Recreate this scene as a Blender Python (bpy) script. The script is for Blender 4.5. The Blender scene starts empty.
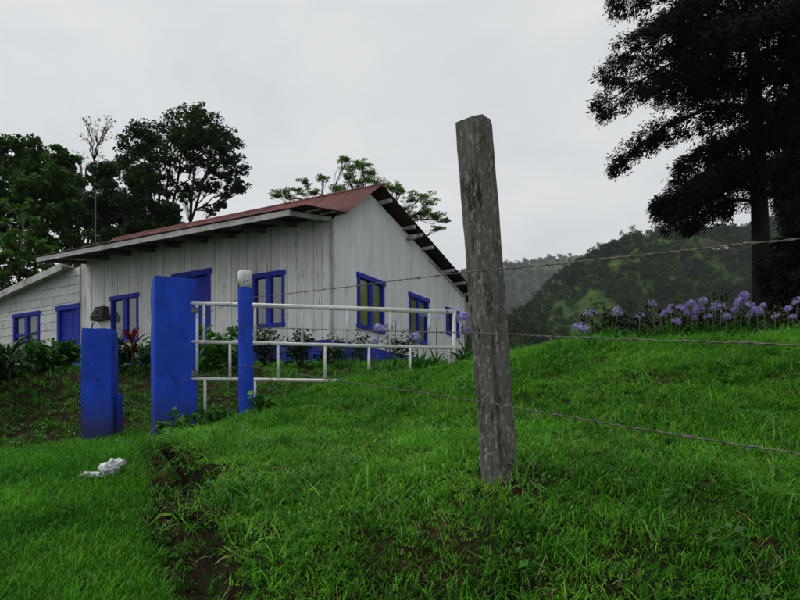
import bpy, math, random
import numpy as np
from mathutils import Vector, Matrix, noise as mnoise
random.seed(7); rng = np.random.default_rng(7)
scene = bpy.context.scene
col = scene.collection
R = math.radians

# ------------------------------------------------------------------ camera, world, sun, exposure
EYE = 1.6                    # eye height above the lane under the camera
FPX, HZ = 680.0, 438.0       # focal length in photograph pixels (800 wide), row of the eye level
cam = bpy.data.cameras.new('camera'); cam_o = bpy.data.objects.new('camera', cam); col.objects.link(cam_o)
cam.sensor_width = 36; cam.lens = 36 * FPX / 800
cam.shift_y = (HZ - 300) / 800
cam_o.location = (0, 0, EYE); cam_o.rotation_euler = (R(90), 0, 0)
cam.clip_start = .05; cam.clip_end = 6000
scene.camera = cam_o

SUN_EL, SUN_AZ = 60, -80     # azimuth from +Y (view direction), negative = left
w = bpy.data.worlds.new('World'); scene.world = w; w.use_nodes = True
nt = w.node_tree; nt.nodes.clear()
wo = nt.nodes.new('ShaderNodeOutputWorld'); bg = nt.nodes.new('ShaderNodeBackground')
sky = nt.nodes.new('ShaderNodeTexSky'); sky.sky_type = 'NISHITA'; sky.sun_disc = False
sky.sun_elevation = R(SUN_EL); sky.sun_rotation = R(SUN_AZ)
tc = nt.nodes.new('ShaderNodeTexCoord'); mp = nt.nodes.new('ShaderNodeMapping'); mp.inputs['Scale'].default_value = (1, 1, 2.2)
nz = nt.nodes.new('ShaderNodeTexNoise'); nz.inputs['Scale'].default_value = 2.4; nz.inputs['Detail'].default_value = 5; nz.inputs['Roughness'].default_value = .58
nz.inputs['Distortion'].default_value = .3
cr = nt.nodes.new('ShaderNodeValToRGB')
cr.color_ramp.elements[0].position = .32; cr.color_ramp.elements[0].color = (.76, .79, .82, 1)
cr.color_ramp.elements[1].position = .68; cr.color_ramp.elements[1].color = (1, 1, 1, 1)
ml = nt.nodes.new('ShaderNodeMix'); ml.data_type = 'RGBA'; ml.blend_type = 'MULTIPLY'; ml.inputs['Factor'].default_value = 1
ml.inputs['B'].default_value = (5.3, 5.3, 5.22, 1)
mx = nt.nodes.new('ShaderNodeMix'); mx.data_type = 'RGBA'; mx.inputs['Factor'].default_value = .95
L = nt.links.new
L(tc.outputs['Generated'], mp.inputs[0]); L(mp.outputs[0], nz.inputs['Vector']); L(nz.outputs['Fac'], cr.inputs[0])
L(cr.outputs[0], ml.inputs['A']); L(sky.outputs[0], mx.inputs['A']); L(ml.outputs['Result'], mx.inputs['B'])
L(mx.outputs['Result'], bg.inputs[0]); bg.inputs[1].default_value = .1; L(bg.outputs[0], wo.inputs[0])

sun = bpy.data.lights.new('sun', 'SUN'); sun.energy = 1.3; sun.angle = R(20); sun.color = (1, .96, .9)
sun_o = bpy.data.objects.new('sun', sun); col.objects.link(sun_o)
sd = Vector((math.sin(R(SUN_AZ)) * math.cos(R(SUN_EL)), math.cos(R(SUN_AZ)) * math.cos(R(SUN_EL)), math.sin(R(SUN_EL))))
sun_o.rotation_euler = sd.to_track_quat('Z', 'Y').to_euler(); sun_o.location = (-10, 5, 30)
scene.view_settings.view_transform = 'Standard'; scene.view_settings.look = 'None'
scene.view_settings.exposure = .66; scene.view_settings.gamma = 1
scene.cycles.max_bounces = 6; scene.cycles.diffuse_bounces = 3; scene.cycles.glossy_bounces = 2; scene.cycles.volume_bounces = 0

# ------------------------------------------------------------------ helpers
def P(px, py, d):
    """photograph pixel at a distance -> point in the place (metres)"""
    return Vector(((px - 400) / FPX * d, d, (HZ - py) / FPX * d + EYE))

def tag(o, label=None, cat=None, group=None, kind=None):
    if label: o['label'] = label
    if cat: o['category'] = cat
    if group: o['group'] = group
    if kind: o['kind'] = kind
    return o

def empty(name, loc=(0, 0, 0), rz=0, parent=None):
    o = bpy.data.objects.new(name, None); col.objects.link(o); o.location = loc; o.rotation_euler = (0, 0, rz)
    o.empty_display_size = .1
    if parent: o.parent = parent
    return o

def link(name, me, mat=None, parent=None):
    o = bpy.data.objects.new(name, me); col.objects.link(o)
    if mat and not me.materials: me.materials.append(mat)
    if parent: o.parent = parent
    return o

def mesh_np(name, v, f, smooth=False):
    v = np.asarray(v, np.float32); f = np.asarray(f, np.int32); n, k = f.shape
    me = bpy.data.meshes.new(name)
    me.vertices.add(len(v)); me.vertices.foreach_set('co', v.ravel())
    me.loops.add(n * k); me.loops.foreach_set('vertex_index', f.ravel())
    me.polygons.add(n); me.polygons.foreach_set('loop_start', np.arange(0, n * k, k, dtype=np.int32))
    if smooth: me.polygons.foreach_set('use_smooth', np.ones(n, bool))
    me.update(calc_edges=True); me.validate()
    return me

class MB:
    def __init__(s): s.v = []; s.f = []
    def add(s, vs, fs):
        n = len(s.v); s.v += [tuple(x) for x in vs]; s.f += [tuple(i + n for i in q) for q in fs]; return s
    def box(s, a, b, M=None):
        x0, y0, z0 = a; x1, y1, z1 = b
        vs = [Vector(q) for q in ((x0,y0,z0),(x1,y0,z0),(x1,y1,z0),(x0,y1,z0),(x0,y0,z1),(x1,y0,z1),(x1,y1,z1),(x0,y1,z1))]
        if M: vs = [M @ q for q in vs]
        return s.add(vs, [(0,3,2,1),(4,5,6,7),(0,1,5,4),(1,2,6,5),(2,3,7,6),(3,0,4,7)])
    def tube(s, pts, rad, n=8, cap=True):
        pts = [Vector(p) for p in pts]; k = len(pts)
        if not hasattr(rad, '__len__'): rad = [rad] * k
        vs = []; u = None
        for i, p in enumerate(pts):
            t = (pts[min(i+1,k-1)] - pts[max(i-1,0)])
            if t.length < 1e-9: t = Vector((0,0,1))
            t.normalize()
            if u is None: u = t.orthogonal().normalized()
            else:
                u = u - t * u.dot(t)
                u = u.normalized() if u.length > 1e-6 else t.orthogonal().normalized()
            b = t.cross(u)
            for j in range(n):
                a = 2*math.pi*j/n; vs.append(p + (u*math.cos(a) + b*math.sin(a)) * rad[i])
        fs = [(i*n+j, i*n+(j+1)%n, (i+1)*n+(j+1)%n, (i+1)*n+j) for i in range(k-1) for j in range(n)]
        if cap: fs += [tuple(range(n-1,-1,-1)), tuple(range((k-1)*n, k*n))]
        return s.add(vs, fs)
    def build(s, name, mat, parent=None, smooth=False, bevel=0):
        me = bpy.data.meshes.new(name); me.from_pydata(s.v, [], s.f); me.update()
        if smooth:
            for p in me.polygons: p.use_smooth = True
        o = link(name, me, mat, parent)
        if bevel:
            m = o.modifiers.new('bevel', 'BEVEL'); m.width = bevel; m.segments = 2; m.limit_method = 'ANGLE'
        return o

def fbm(x, y, z=0., o=4):
    return mnoise.fractal(Vector((x, y, z)), 1.0, 2.0, o)

# ------------------------------------------------------------------ materials
MATS = {}
def mat(name, c1, c2=None, scale=5., rough=.8, spec=.25, bump=0., bscale=None, stretch=(1,1,1), detail=6, c3=None, s3=1.5, t3=(.5,.62), coord='Object', bdist=.01, ramp=(.35,.65), translu=0., island=0., rand=0., metal=0.):
    m = bpy.data.materials.new(name); m.use_nodes = True; t = m.node_tree; N = t.nodes.new; K = t.links.new
    b = t.nodes['Principled BSDF']; out = t.nodes['Material Output']
    b.inputs['Roughness'].default_value = rough; b.inputs['Specular IOR Level'].default_value = spec; b.inputs['Metallic'].default_value = metal
    if coord == 'World':
        g = N('ShaderNodeNewGeometry'); src = g.outputs['Position']
    else:
        g = N('ShaderNodeTexCoord'); src = g.outputs['Object']
    mp = N('ShaderNodeMapping'); mp.inputs['Scale'].default_value = stretch; K(src, mp.inputs[0])
    col_out = None
    if c2:
        n = N('ShaderNodeTexNoise'); n.inputs['Scale'].default_value = scale; n.inputs['Detail'].default_value = detail; n.inputs['Roughness'].default_value = .62
        K(mp.outputs[0], n.inputs['Vector'])
        r = N('ShaderNodeValToRGB'); r.color_ramp.elements[0].position, r.color_ramp.elements[1].position = ramp
        r.color_ramp.elements[0].color = (*c1, 1); r.color_ramp.elements[1].color = (*c2, 1)
        K(n.outputs['Fac'], r.inputs[0]); col_out = r.outputs[0]
    else:
        rgb = N('ShaderNodeRGB'); rgb.outputs[0].default_value = (*c1, 1); col_out = rgb.outputs[0]
    if c3:
        n3 = N('ShaderNodeTexNoise'); n3.inputs['Scale'].default_value = s3; n3.inputs['Detail'].default_value = 8; n3.inputs['Roughness'].default_value = .68
        mp3 = N('ShaderNodeMapping'); mp3.inputs['Scale'].default_value = stretch; mp3.inputs['Location'].default_value = (3.1, 7.7, 1.3); K(src, mp3.inputs[0]); K(mp3.outputs[0], n3.inputs['Vector'])
        mr = N('ShaderNodeMapRange'); mr.inputs['From Min'].default_value, mr.inputs['From Max'].default_value = t3; K(n3.outputs['Fac'], mr.inputs['Value'])
        x = N('ShaderNodeMix'); x.data_type = 'RGBA'; K(mr.outputs[0], x.inputs['Factor']); K(col_out, x.inputs['A']); x.inputs['B'].default_value = (*c3, 1); col_out = x.outputs['Result']
    def vary(sock, amt, co):
        mr = N('ShaderNodeMapRange'); mr.inputs['To Min'].default_value = 1 - amt; mr.inputs['To Max'].default_value = 1 + amt; K(sock, mr.inputs['Value'])
        x = N('ShaderNodeMix'); x.data_type = 'RGBA'; x.blend_type = 'MULTIPLY'; x.inputs['Factor'].default_value = 1; K(co, x.inputs['A']); K(mr.outputs[0], x.inputs['B']); return x.outputs['Result']
    if island:
        gi = N('ShaderNodeNewGeometry'); col_out = vary(gi.outputs['Random Per Island'], island, col_out)
    if rand:
        oi = N('ShaderNodeObjectInfo'); col_out = vary(oi.outputs['Random'], rand, col_out)
    K(col_out, b.inputs['Base Color'])
    if bump:
        nb = N('ShaderNodeTexNoise'); nb.inputs['Scale'].default_value = bscale or scale * 3; nb.inputs['Detail'].default_value = 6; K(mp.outputs[0], nb.inputs['Vector'])
        bp = N('ShaderNodeBump'); bp.inputs['Strength'].default_value = bump; bp.inputs['Distance'].default_value = bdist; K(nb.outputs['Fac'], bp.inputs['Height']); K(bp.outputs[0], b.inputs['Normal'])
    if translu:
        tr = N('ShaderNodeBsdfTranslucent'); K(col_out, tr.inputs[0]); ms = N('ShaderNodeMixShader'); ms.inputs[0].default_value = translu
        K(b.outputs[0], ms.inputs[1]); K(tr.outputs[0], ms.inputs[2]); K(ms.outputs[0], out.inputs[0])
    MATS[name] = m; return m

M_soil = mat('soil', (.006,.004,.0025), (.030,.017,.009), 9, .95, .05, 1., 30, coord='World', bdist=.03, c3=(.011,.015,.006), s3=2.2, t3=(.45,.6))
M_white = mat('white_boards', (.60,.61,.61), (.74,.75,.75), 3, .75, .2, .25, 40, (3,3,.5), c3=(.2,.21,.15), s3=3.2, t3=(.56,.74), rand=.1, bdist=.004)
M_corr = mat('white_corrugated', (.62,.64,.66), (.75,.76,.77), 2, .6, .3, .1, 60, (2,2,.35), c3=(.32,.32,.31), s3=3, t3=(.58,.8), rand=.06)
M_trim = mat('white_trim', (.36,.37,.35), (.52,.53,.52), 4, .7, .2, .2, 50, (1,1,1), c3=(.16,.17,.12), s3=2, t3=(.5,.72))
M_under = mat('shaded_rafter', (.05,.05,.042), (.12,.12,.10), 4, .85, .1, .2, 30)  # inner rafters coloured darker to suggest the shade under the overhang
M_blue = mat('blue_paint', (.005,.044,.40), (.014,.068,.54), 3.5, .7, .2, .5, 30, c3=(.006,.018,.17), s3=4.5, t3=(.52,.75), bdist=.006)
def weather(m, zmud, chips=True):
    t = m.node_tree; N = t.nodes.new; K = t.links.new; b = t.nodes['Principled BSDF']; src = b.inputs['Base Color'].links[0].from_socket
    tc = N('ShaderNodeTexCoord'); sp = N('ShaderNodeSeparateXYZ'); K(tc.outputs['Object'], sp.inputs[0])
    n = N('ShaderNodeTexNoise'); n.inputs['Scale'].default_value = 7; n.inputs['Detail'].default_value = 8; n.inputs['Roughness'].default_value = .7; K(tc.outputs['Object'], n.inputs['Vector'])
    ma = N('ShaderNodeMath'); ma.operation = 'MULTIPLY_ADD'; K(n.outputs['Fac'], ma.inputs[0]); ma.inputs[1].default_value = -.7; K(sp.outputs['Z'], ma.inputs[2])
    mr = N('ShaderNodeMapRange'); mr.inputs['From Min'].default_value = zmud + .1; mr.inputs['From Max'].default_value = zmud - .35; mr.inputs['To Max'].default_value = .8; K(ma.outputs[0], mr.inputs['Value'])
    x = N('ShaderNodeMix'); x.data_type = 'RGBA'; K(mr.outputs[0], x.inputs['Factor']); K(src, x.inputs['A']); x.inputs['B'].default_value = (.035,.026,.018,1); c = x.outputs['Result']
    n2 = N('ShaderNodeTexNoise'); n2.inputs['Scale'].default_value = 23; n2.inputs['Detail'].default_value = 6; n2.inputs['Roughness'].default_value = .75; K(tc.outputs['Object'], n2.inputs['Vector'])
    m2 = N('ShaderNodeMapRange'); m2.inputs['From Min'].default_value = .67; m2.inputs['From Max'].default_value = .71; K(n2.outputs['Fac'], m2.inputs['Value'])
    x2 = N('ShaderNodeMix'); x2.data_type = 'RGBA'; K(m2.outputs[0], x2.inputs['Factor']); K(c, x2.inputs['A']); x2.inputs['B'].default_value = (.10,.11,.16,1)
    mp = N('ShaderNodeMapping'); mp.inputs['Scale'].default_value = (6,6,.8); K(tc.outputs['Object'], mp.inputs[0]); n3 = N('ShaderNodeTexNoise'); n3.inputs['Scale'].default_value = 2.2; n3.inputs['Detail'].default_value = 6; K(mp.outputs[0], n3.inputs['Vector'])
    m3 = N('ShaderNodeMapRange'); m3.inputs['From Min'].default_value = .5; m3.inputs['From Max'].default_value = .75; m3.inputs['To Max'].default_value = .6; K(n3.outputs['Fac'], m3.inputs['Value'])
    x3 = N('ShaderNodeMix'); x3.data_type = 'RGBA'; K(m3.outputs[0], x3.inputs['Factor']); K(x2.outputs['Result'], x3.inputs['A']); x3.inputs['B'].default_value = (.010,.034,.24,1)
    K(x3.outputs['Result'], b.inputs['Base Color']); return m
M_bluepost = M_blue.copy(); M_bluepost.name = 'blue_post_paint'; weather(M_blue, .42); weather(M_bluepost, -.25)
M_bluewood = mat('blue_wood', (.008,.020,.30), (.016,.034,.42), 6, .6, .3, .2, 40, (1,1,.3))
M_red = mat('red_roof', (.085,.022,.022), (.16,.042,.038), 2.2, .65, .25, .2, 40, c3=(.055,.022,.016), s3=6, t3=(.48,.66), rand=.25)
M_redu = mat('shaded_rusted_underside', (.018,.014,.012), (.05,.036,.03), 3, .8, .2)  # unpainted rusted underside, colour deepened to suggest shade below the roof
M_dark = mat('dark_backing', (.02,.018,.015), rough=.9)
M_pipe = mat('white_pipe', (.50,.51,.50), (.66,.67,.66), 8, .5, .4, .1, 60, c3=(.2,.12,.07), s3=9, t3=(.6,.7))
def post_material():
    m = bpy.data.materials.new('old_post_wood'); m.use_nodes = True; t = m.node_tree; N = t.nodes.new; K = t.links.new; b = t.nodes['Principled BSDF']
    b.inputs['Roughness'].default_value = .95; b.inputs['Specular IOR Level'].default_value = .1
    tc = N('ShaderNodeTexCoord')
    def noise(scale, st, det=8, ro=.65, loc=(0,0,0)):
        mp = N('ShaderNodeMapping'); mp.inputs['Scale'].default_value = st; mp.inputs['Location'].default_value = loc; K(tc.outputs['Object'], mp.inputs[0]); n = N('ShaderNodeTexNoise'); n.inputs['Scale'].default_value = scale; n.inputs['Detail'].default_value = det; n.inputs['Roughness'].default_value = ro; K(mp.outputs[0], n.inputs['Vector']); return n.outputs['Fac']
    def mr(x, a, c): r = N('ShaderNodeMapRange'); r.inputs['From Min'].default_value = a; r.inputs['From Max'].default_value = c; K(x, r.inputs['Value']); return r.outputs[0]
    def mix(f, A, B):
        x = N('ShaderNodeMix'); x.data_type = 'RGBA'; K(f, x.inputs['Factor'])
        for k, c in (('A', A), ('B', B)):
            if isinstance(c, tuple): x.inputs[k].default_value = (*c, 1)
            else: K(c, x.inputs[k])
        return x.outputs['Result']
    grain = noise(34, (1,1,.09), 9, .7); c = mix(mr(grain, .3, .7), (.075,.072,.064), (.23,.225,.205))
    big = noise(3.2, (1,1,.6), 5, .6, (5,2,1)); c = mix(mr(big, .5, .66), c, (.10,.11,.045))              # mossy bands
    moss = noise(26, (1,1,.7), 6, .6, (1,7,3)); 
    lich = noise(46, (1,1,.55), 8, .72, (9,4,2)); c = mix(mr(lich, .52, .62), c, (.36,.36,.33))              # lichen flecks
    dirt = noise(24, (1,1,.2), 9, .78, (2,9,6)); c = mix(mr(dirt, .53, .64), c, (.018,.016,.013))            # rot pockets and cracks
    K(c, b.inputs['Base Color'])
    ad = N('ShaderNodeMath'); ad.operation = 'MULTIPLY_ADD'; K(dirt, ad.inputs[0]); ad.inputs[1].default_value = -1.2; K(grain, ad.inputs[2])
    bp = N('ShaderNodeBump'); bp.inputs['Strength'].default_value = 1; bp.inputs['Distance'].default_value = .02; K(ad.outputs[0], bp.inputs['Height']); K(bp.outputs[0], b.inputs['Normal'])
    return m
M_post = post_material()
M_endgrain = mat('post_end_grain', (.05,.045,.04), (.16,.15,.12), 30, .95, .1, .8, 60)
M_wire = mat('rusty_wire', (.06,.05,.045), (.16,.15,.14), 40, .6, .4, metal=.4)
M_curt = mat('green_curtain', (.20,.25,.03), (.31,.36,.06), 3, .9, .1)
M_curt2 = mat('grey_curtain', (.13,.155,.145), (.19,.22,.205), 2, .9, .1)
M_lace = mat('pale_lace_curtain', (.10,.10,.10), (.22,.22,.22), 14, .9, .1, stretch=(3,3,.3))
M_bark = mat('bark', (.025,.02,.015), (.075,.062,.048), 9, .95, .1, .5, 30, (1,1,.3))
M_barkd = mat('dark_bark', (.012,.01,.008), (.035,.028,.022), 9, .95, .1, .5, 30, (1,1,.3))
M_barkg = mat('pale_bark', (.07,.065,.055), (.15,.14,.12), 9, .95, .1, .5, 30, (1,1,.3))
def leafmat(name, c, c2, tr=.3, isl=.45, rough=.55):
    return mat(name, c, c2, .9, rough, .2, coord='World', translu=tr, island=isl, detail=3)
M_grass = leafmat('grass_blades', (.032,.165,.006), (.10,.34,.018), .42, .7)
M_tuss = leafmat('tussock_blades', (.05,.20,.012), (.10,.30,.025), .4, .45)
M_gr2 = leafmat('yellow_grass_blades', (.10,.31,.015), (.20,.46,.04), .42, .6)
M_lawn = leafmat('lawn_blades', (.034,.175,.007), (.10,.32,.018), .42, .65)
M_straw = leafmat('dry_straw', (.22,.18,.08), (.36,.31,.16), .15, .4)
M_weed = leafmat('weed_leaves', (.02,.10,.01), (.05,.17,.016), .3, .35)
M_leafA = leafmat('tree_leaves_dark', (.010,.027,.005), (.025,.058,.010), .35, .6)
M_leafB = leafmat('tree_leaves_mid', (.020,.062,.008), (.046,.115,.016), .4, .6)
M_leafC = leafmat('tree_leaves_light', (.045,.125,.014), (.065,.165,.022), .35)
M_leafF = leafmat('feathery_leaves', (.07,.16,.022), (.11,.22,.034), .4)
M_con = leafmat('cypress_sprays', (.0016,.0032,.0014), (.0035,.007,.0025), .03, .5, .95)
M_shrub = leafmat('shrub_leaves', (.010,.032,.008), (.022,.058,.012), .2)
M_crest = leafmat('crest_leaves', (.012,.022,.007), (.030,.034,.012), .15)
M_cord = leafmat('red_leaves', (.10,.010,.010), (.17,.022,.018), .25)
M_purple = leafmat('purple_florets', (.30,.24,.56), (.48,.41,.74), .3, .45)
M_stem = mat('flower_stem', (.03,.075,.02), (.05,.10,.03), 8, .6)
M_hill = None

# ------------------------------------------------------------------ terrain
def tps(pts, reg=1e-3):
    pts = np.array(pts, float); n = len(pts); xy = pts[:, :2] / 10; z = pts[:, 2]
    def U(r2): return np.where(r2 > 1e-12, r2 * np.log(np.maximum(r2, 1e-12)), 0.)
    d2 = ((xy[:, None] - xy[None]) ** 2).sum(-1)
    A = np.zeros((n + 3, n + 3)); A[:n, :n] = U(d2) + reg * np.eye(n); A[:n, n] = 1; A[:n, n+1:] = xy; A[n, :n] = 1; A[n+1:, :n] = xy.T
    c = np.linalg.solve(A, np.concatenate([z, np.zeros(3)]))
    def ev(x, y):
        x = np.asarray(x, float) / 10; y = np.asarray(y, float) / 10; out = c[n] + c[n+1] * x + c[n+2] * y
        for i in range(n): out = out + c[i] * U((x - xy[i, 0]) ** 2 + (y - xy[i, 1]) ** 2)
        return out
    return ev
def Q(px, py, d): p = P(px, py, d); return (p.x, p.y, p.z - EYE)
shared = [(-6,13,1.3),(-3,13,1.38),(0,13.2,1.45),(-1.5,15,1.6),(-5,17,1.6),(-9,19.5,1.6),(-13,21.5,1.6),(2,20.5,1.6),(3,17,1.45),(-4,24,1.7),
          (-10,34,3.6),(0,34,2.6),(-20,28,4.),(-22,12,1.6),(-24,3,-.4),(-24,45,8),(0,52,4),(8.35,16,1.15),(8,28,.3),(14,12,1.5),(16,20,.2),(14,40,-8),(30,30,-9),(30,8,0),(22,60,-20),
          (60,60,-30),(60,20,-16),(-60,60,14),(-60,0,0),(-60,-60,-12),(0,-60,-14),(60,-60,-18),(0,-20,-5.),(0,70,2),(45,0,-5)]
lawn_pts = shared + [(0,0,-1.6),(-2,0,-1.6),(2,0,-1.6),(0,-4,-2.2),(-1.2,3.65,-1.08),(-2.15,3.65,-.94),(-.75,2.6,-1.2),(-3.5,3.65,-.86),(-1.9,5,-.72),(-3,5,-.6),(-5,5,-.62),(-3,6.6,-.26),(-4.6,6.6,-.32),
          (-2.8,7.9,.0),(-3.7,8,-.08),(-4.8,8.2,-.22),(-7,8,-.25),(-6.2,10.5,.93),(-4.4,10.7,.93),(-2.3,10.6,.85),(-.8,11,1.0),(-3.3,8.8,.16),(-5,8.9,-.02),(-2.2,8.6,.32),(-8.5,10.5,.9)]
mound_pts = shared + [(.485,3.3,-.18),(-1.7,7.5,.22),(-.6,5.4,.02),(.3,2.,-1.0),(1.2,2.,-.82),(-.2,2.6,-.72),(.5,2.65,-.5),(1.5,2.6,-.42),(-.7,3.9,-.24),(-1.3,5.2,-.02),(-.3,3.1,-.42),(1.2,.5,-1.5),(2.5,1,-1.05),(0,.6,-1.55),
          Q(800,337,6.5),Q(680,340,7),Q(620,342,7),Q(560,345,7),Q(510,356,7.2),Q(460,366,7.4),Q(420,373,7.5),Q(380,378,7.4),Q(330,387,7.4),Q(290,401,7.4),(-2.3,7.6,.05),
          Q(640,432,4.4),Q(800,480,3.2),Q(800,400,4.6),Q(640,370,5.6),Q(450,420,5.3),Q(360,430,5.8),(3.5,9,1.1),(1.5,9.5,1.02),(6,8,1.15),(0,9.2,.8),(-1.,8.6,.52),(.6,8.5,.82),(7,4,.6),(4,13,1.3),(-2.3,10.6,.85),(-.8,11,1.0),(-4.4,10.7,.93)]
zL, zM = tps(lawn_pts), tps(mound_pts)
EY = np.array([-70,-2,1,2.5,3.9,5.2,6.5,7.4,8.2,9,11,80.]); EX = np.array([3.,1.2,.12,-.50,-.98,-1.70,-2.16,-2.6,-2.5,-2.3,-2.2,-2.2])
noise_v = np.vectorize(lambda x, y: mnoise.fractal(Vector((x, y, 0)), 1., 2., 4))
def terrain(x, y, fine=True):
    x = np.asarray(x, float); y = np.asarray(y, float)
    near = (np.abs(x) < 14) & (y > -2) & (y < 16)
    n1 = np.zeros_like(x); n2 = np.zeros_like(x)
    if fine and near.any():
        n1[near] = noise_v(x[near] * 1.3, y[near] * 1.3); n2[near] = noise_v(x[near] * 5 + 9, y[near] * 5)
    e = np.interp(y, EY, EX) + .05 * n1
    wd = np.where(y < 9, .13, .6)
    t = np.clip((x - e) / (2 * wd) + .5, 0, 1); t = t * t * (3 - 2 * t)
    z = zL(x, y) * (1 - t) + zM(x, y) * t
    flat = np.clip((x - e) / 1.0, 0, 1)
    z = z + near * (n1 * (.015 + .03 * flat) + n2 * (.006 + .022 * np.exp(-((x - e) / .4) ** 2) + .008 * flat))
    cl = near & (np.abs(x - e) < .5) & (y < 8); n3 = np.zeros_like(x)
    if fine and cl.any(): n3[cl] = noise_v(x[cl] * 9 + 2, y[cl] * 7 + 5)
    z = z + n3 * .075 * np.exp(-((x - e) / .22) ** 2)
    return z + EYE
def tz(x, y): return float(terrain(np.array([x]), np.array([y]))[0])
def cutmask(x, y):
    e = np.interp(y, EY, EX); u = x - e; return np.clip((u + .34) / .08, 0, 1) * np.clip((.13 - u) / .05, 0, 1) * np.clip((7.7 - y) / .5, 0, 1)

def axis(lo, hi, flo, fhi, st, growth=1.13):
    a = list(np.arange(flo, fhi + 1e-6, st)); s = st; p = a[-1]
    while p < hi: s *= growth; p = p + s; a.append(min(p, hi))
    s = st; p = flo; b = []
    while p > lo: s *= growth; p = p - s; b.append(max(p, lo))
    return np.array(b[::-1] + a)
def lip(x, y):
    """turf overhangs the cut bank; the earth face below it is hollowed out"""
    e = np.interp(y, EY, EX) + 0; u = x - e; fade = np.clip((7.7 - y) / 1.4, 0, 1) * np.clip((y - .8) / .6, 0, 1)
    m = (np.abs(u) < .9) & (fade > 0); n = np.zeros_like(x); n2 = np.zeros_like(x); n[m] = noise_v(x[m] * 1.6 + 40, y[m] * 1.6); n2[m] = noise_v(x[m] * 4 + 4, y[m] * 4)
    return fade * (-np.exp(-((u - .15) / .14) ** 2) * np.clip(.26 + .32 * n + .2 * n2, .03, .55) + np.exp(-((u + .0) / .085) ** 2) * np.clip(.2 + .2 * n, .02, .34))
def grid_mesh(name, xs, ys, zf, over=False):
    X, Y = np.meshgrid(xs, ys); Z = zf(X, Y); nx, ny = len(xs), len(ys)
    if over: X = X + lip(X, Y)
    v = np.stack([X, Y, Z], -1).reshape(-1, 3); i = np.arange(nx * ny).reshape(ny, nx)
    f = np.stack([i[:-1, :-1], i[:-1, 1:], i[1:, 1:], i[1:, :-1]], -1).reshape(-1, 4)
    return mesh_np(name, v, f, True)
g = grid_mesh('ground', axis(-70, 70, -3.6, 2.6, .035), axis(-60, 75, 1.0, 9.5, .07), terrain, True)
tag(link('ground', g, M_soil), kind='structure')

# hills across the valley
ridge = []
for px, py, d in ((1100,170,520),(900,190,480),(800,207,450),(720,219,435),(640,236,420),(600,252,400),(560,270,380),(520,296,350),(490,318,330),(440,345,300),(380,370,280)):
    x, y, z = Q(px, py, d); ridge.append((x, y, z - 13)); ridge.append((x * 1.35 + 20, y * 1.4, z - 60)); ridge.append((x * .62, y * .62, .135 * y * .62 - 4)); ridge.append((x * .36, y * .36, -24))
ridge += [(-30,60,-25),(40,65,-28),(90,70,-30),(-60,150,-15),(-200,250,0),(-200,60,-20),(300,60,-20),(450,200,80),(500,500,160),(-50,700,20),(300,800,40)]
zH = tps(ridge)
def hill(x, y):
    n = noise_v(x / 60, y / 60) * 9 + noise_v(x / 17 + 4, y / 17) * 2.2
    return zH(x, y) + n * np.clip((y - 60) / 100, 0, 1) + EYE
far = []
for px, py, d in ((1200,240,1150),(900,240,1100),(760,238,1050),(640,244,1000),(600,250,960),(560,255,920),(520,262,880),(470,268,850),(420,275,830),(340,290,800),(200,330,800),(0,350,850)):
    x, y, z = Q(px, py, d * 1.6); far.append((x, y, z - 12)); far.append((x * 1.2, y * 1.3, z - 90)); far.append((x * .75, y * .72, z * .5 - 20))
far += [(-700,600,-10),(0,560,-20),(400,600,-10),(1000,700,20)]
zF = tps(far)
def farhill(x, y): return zF(x, y) + noise_v(x / 120, y / 120 + 3) * 20 + noise_v(x / 35 + 2, y / 35) * 4 + EYE

def hillmat(name, base, past, field):
    m = bpy.data.materials.new(name); m.use_nodes = True; t = m.node_tree; N = t.nodes.new; K = t.links.new; b = t.nodes['Principled BSDF']
    b.inputs['Roughness'].default_value = .95; b.inputs['Specular IOR Level'].default_value = .05
    a = N('ShaderNodeAttribute'); a.attribute_name = 'clearing'; a2 = N('ShaderNodeAttribute'); a2.attribute_name = 'field'
    g = N('ShaderNodeNewGeometry'); n = N('ShaderNodeTexNoise'); n.inputs['Scale'].default_value = .06; n.inputs['Detail'].default_value = 7; K(g.outputs['Position'], n.inputs['Vector'])
    def mixc(f, A, B):
        x = N('ShaderNodeMix'); x.data_type = 'RGBA'; K(f, x.inputs['Factor'])
        for k, c in (('A', A), ('B', B)):
            if isinstance(c, tuple): x.inputs[k].default_value = (*c, 1)
            else: K(c, x.inputs[k])
        return x.outputs['Result']
    mr = N('ShaderNodeMapRange'); mr.inputs['From Min'].default_value = .38; mr.inputs['From Max'].default_value = .62; K(n.outputs['Fac'], mr.inputs['Value'])
    c = mixc(mr.outputs[0], base, tuple(.5 * (p + q) for p, q in zip(base, past)))
    p2 = mixc(mr.outputs[0], past, tuple(.6 * q for q in past))
    c = mixc(a.outputs['Fac'], c, p2); c = mixc(a2.outputs['Fac'], c, field); K(c, b.inputs['Base Color']); return m
def set_attr(me, name, vals):
    at = me.attributes.new(name, 'FLOAT', 'POINT'); at.data.foreach_set('value', np.asarray(vals, np.float32))
def verts(me):
    v = np.empty(len(me.vertices) * 3, np.float32); me.vertices.foreach_get('co', v); return v.reshape(-1, 3)
def pix(v): return 400 + FPX * v[:, 0] / v[:, 1], HZ - FPX * (v[:, 2] - EYE) / v[:, 1]

gh = grid_mesh('hillside', np.linspace(-220, 520, 190), np.linspace(60, 640, 150), hill)
v = verts(gh)
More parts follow.
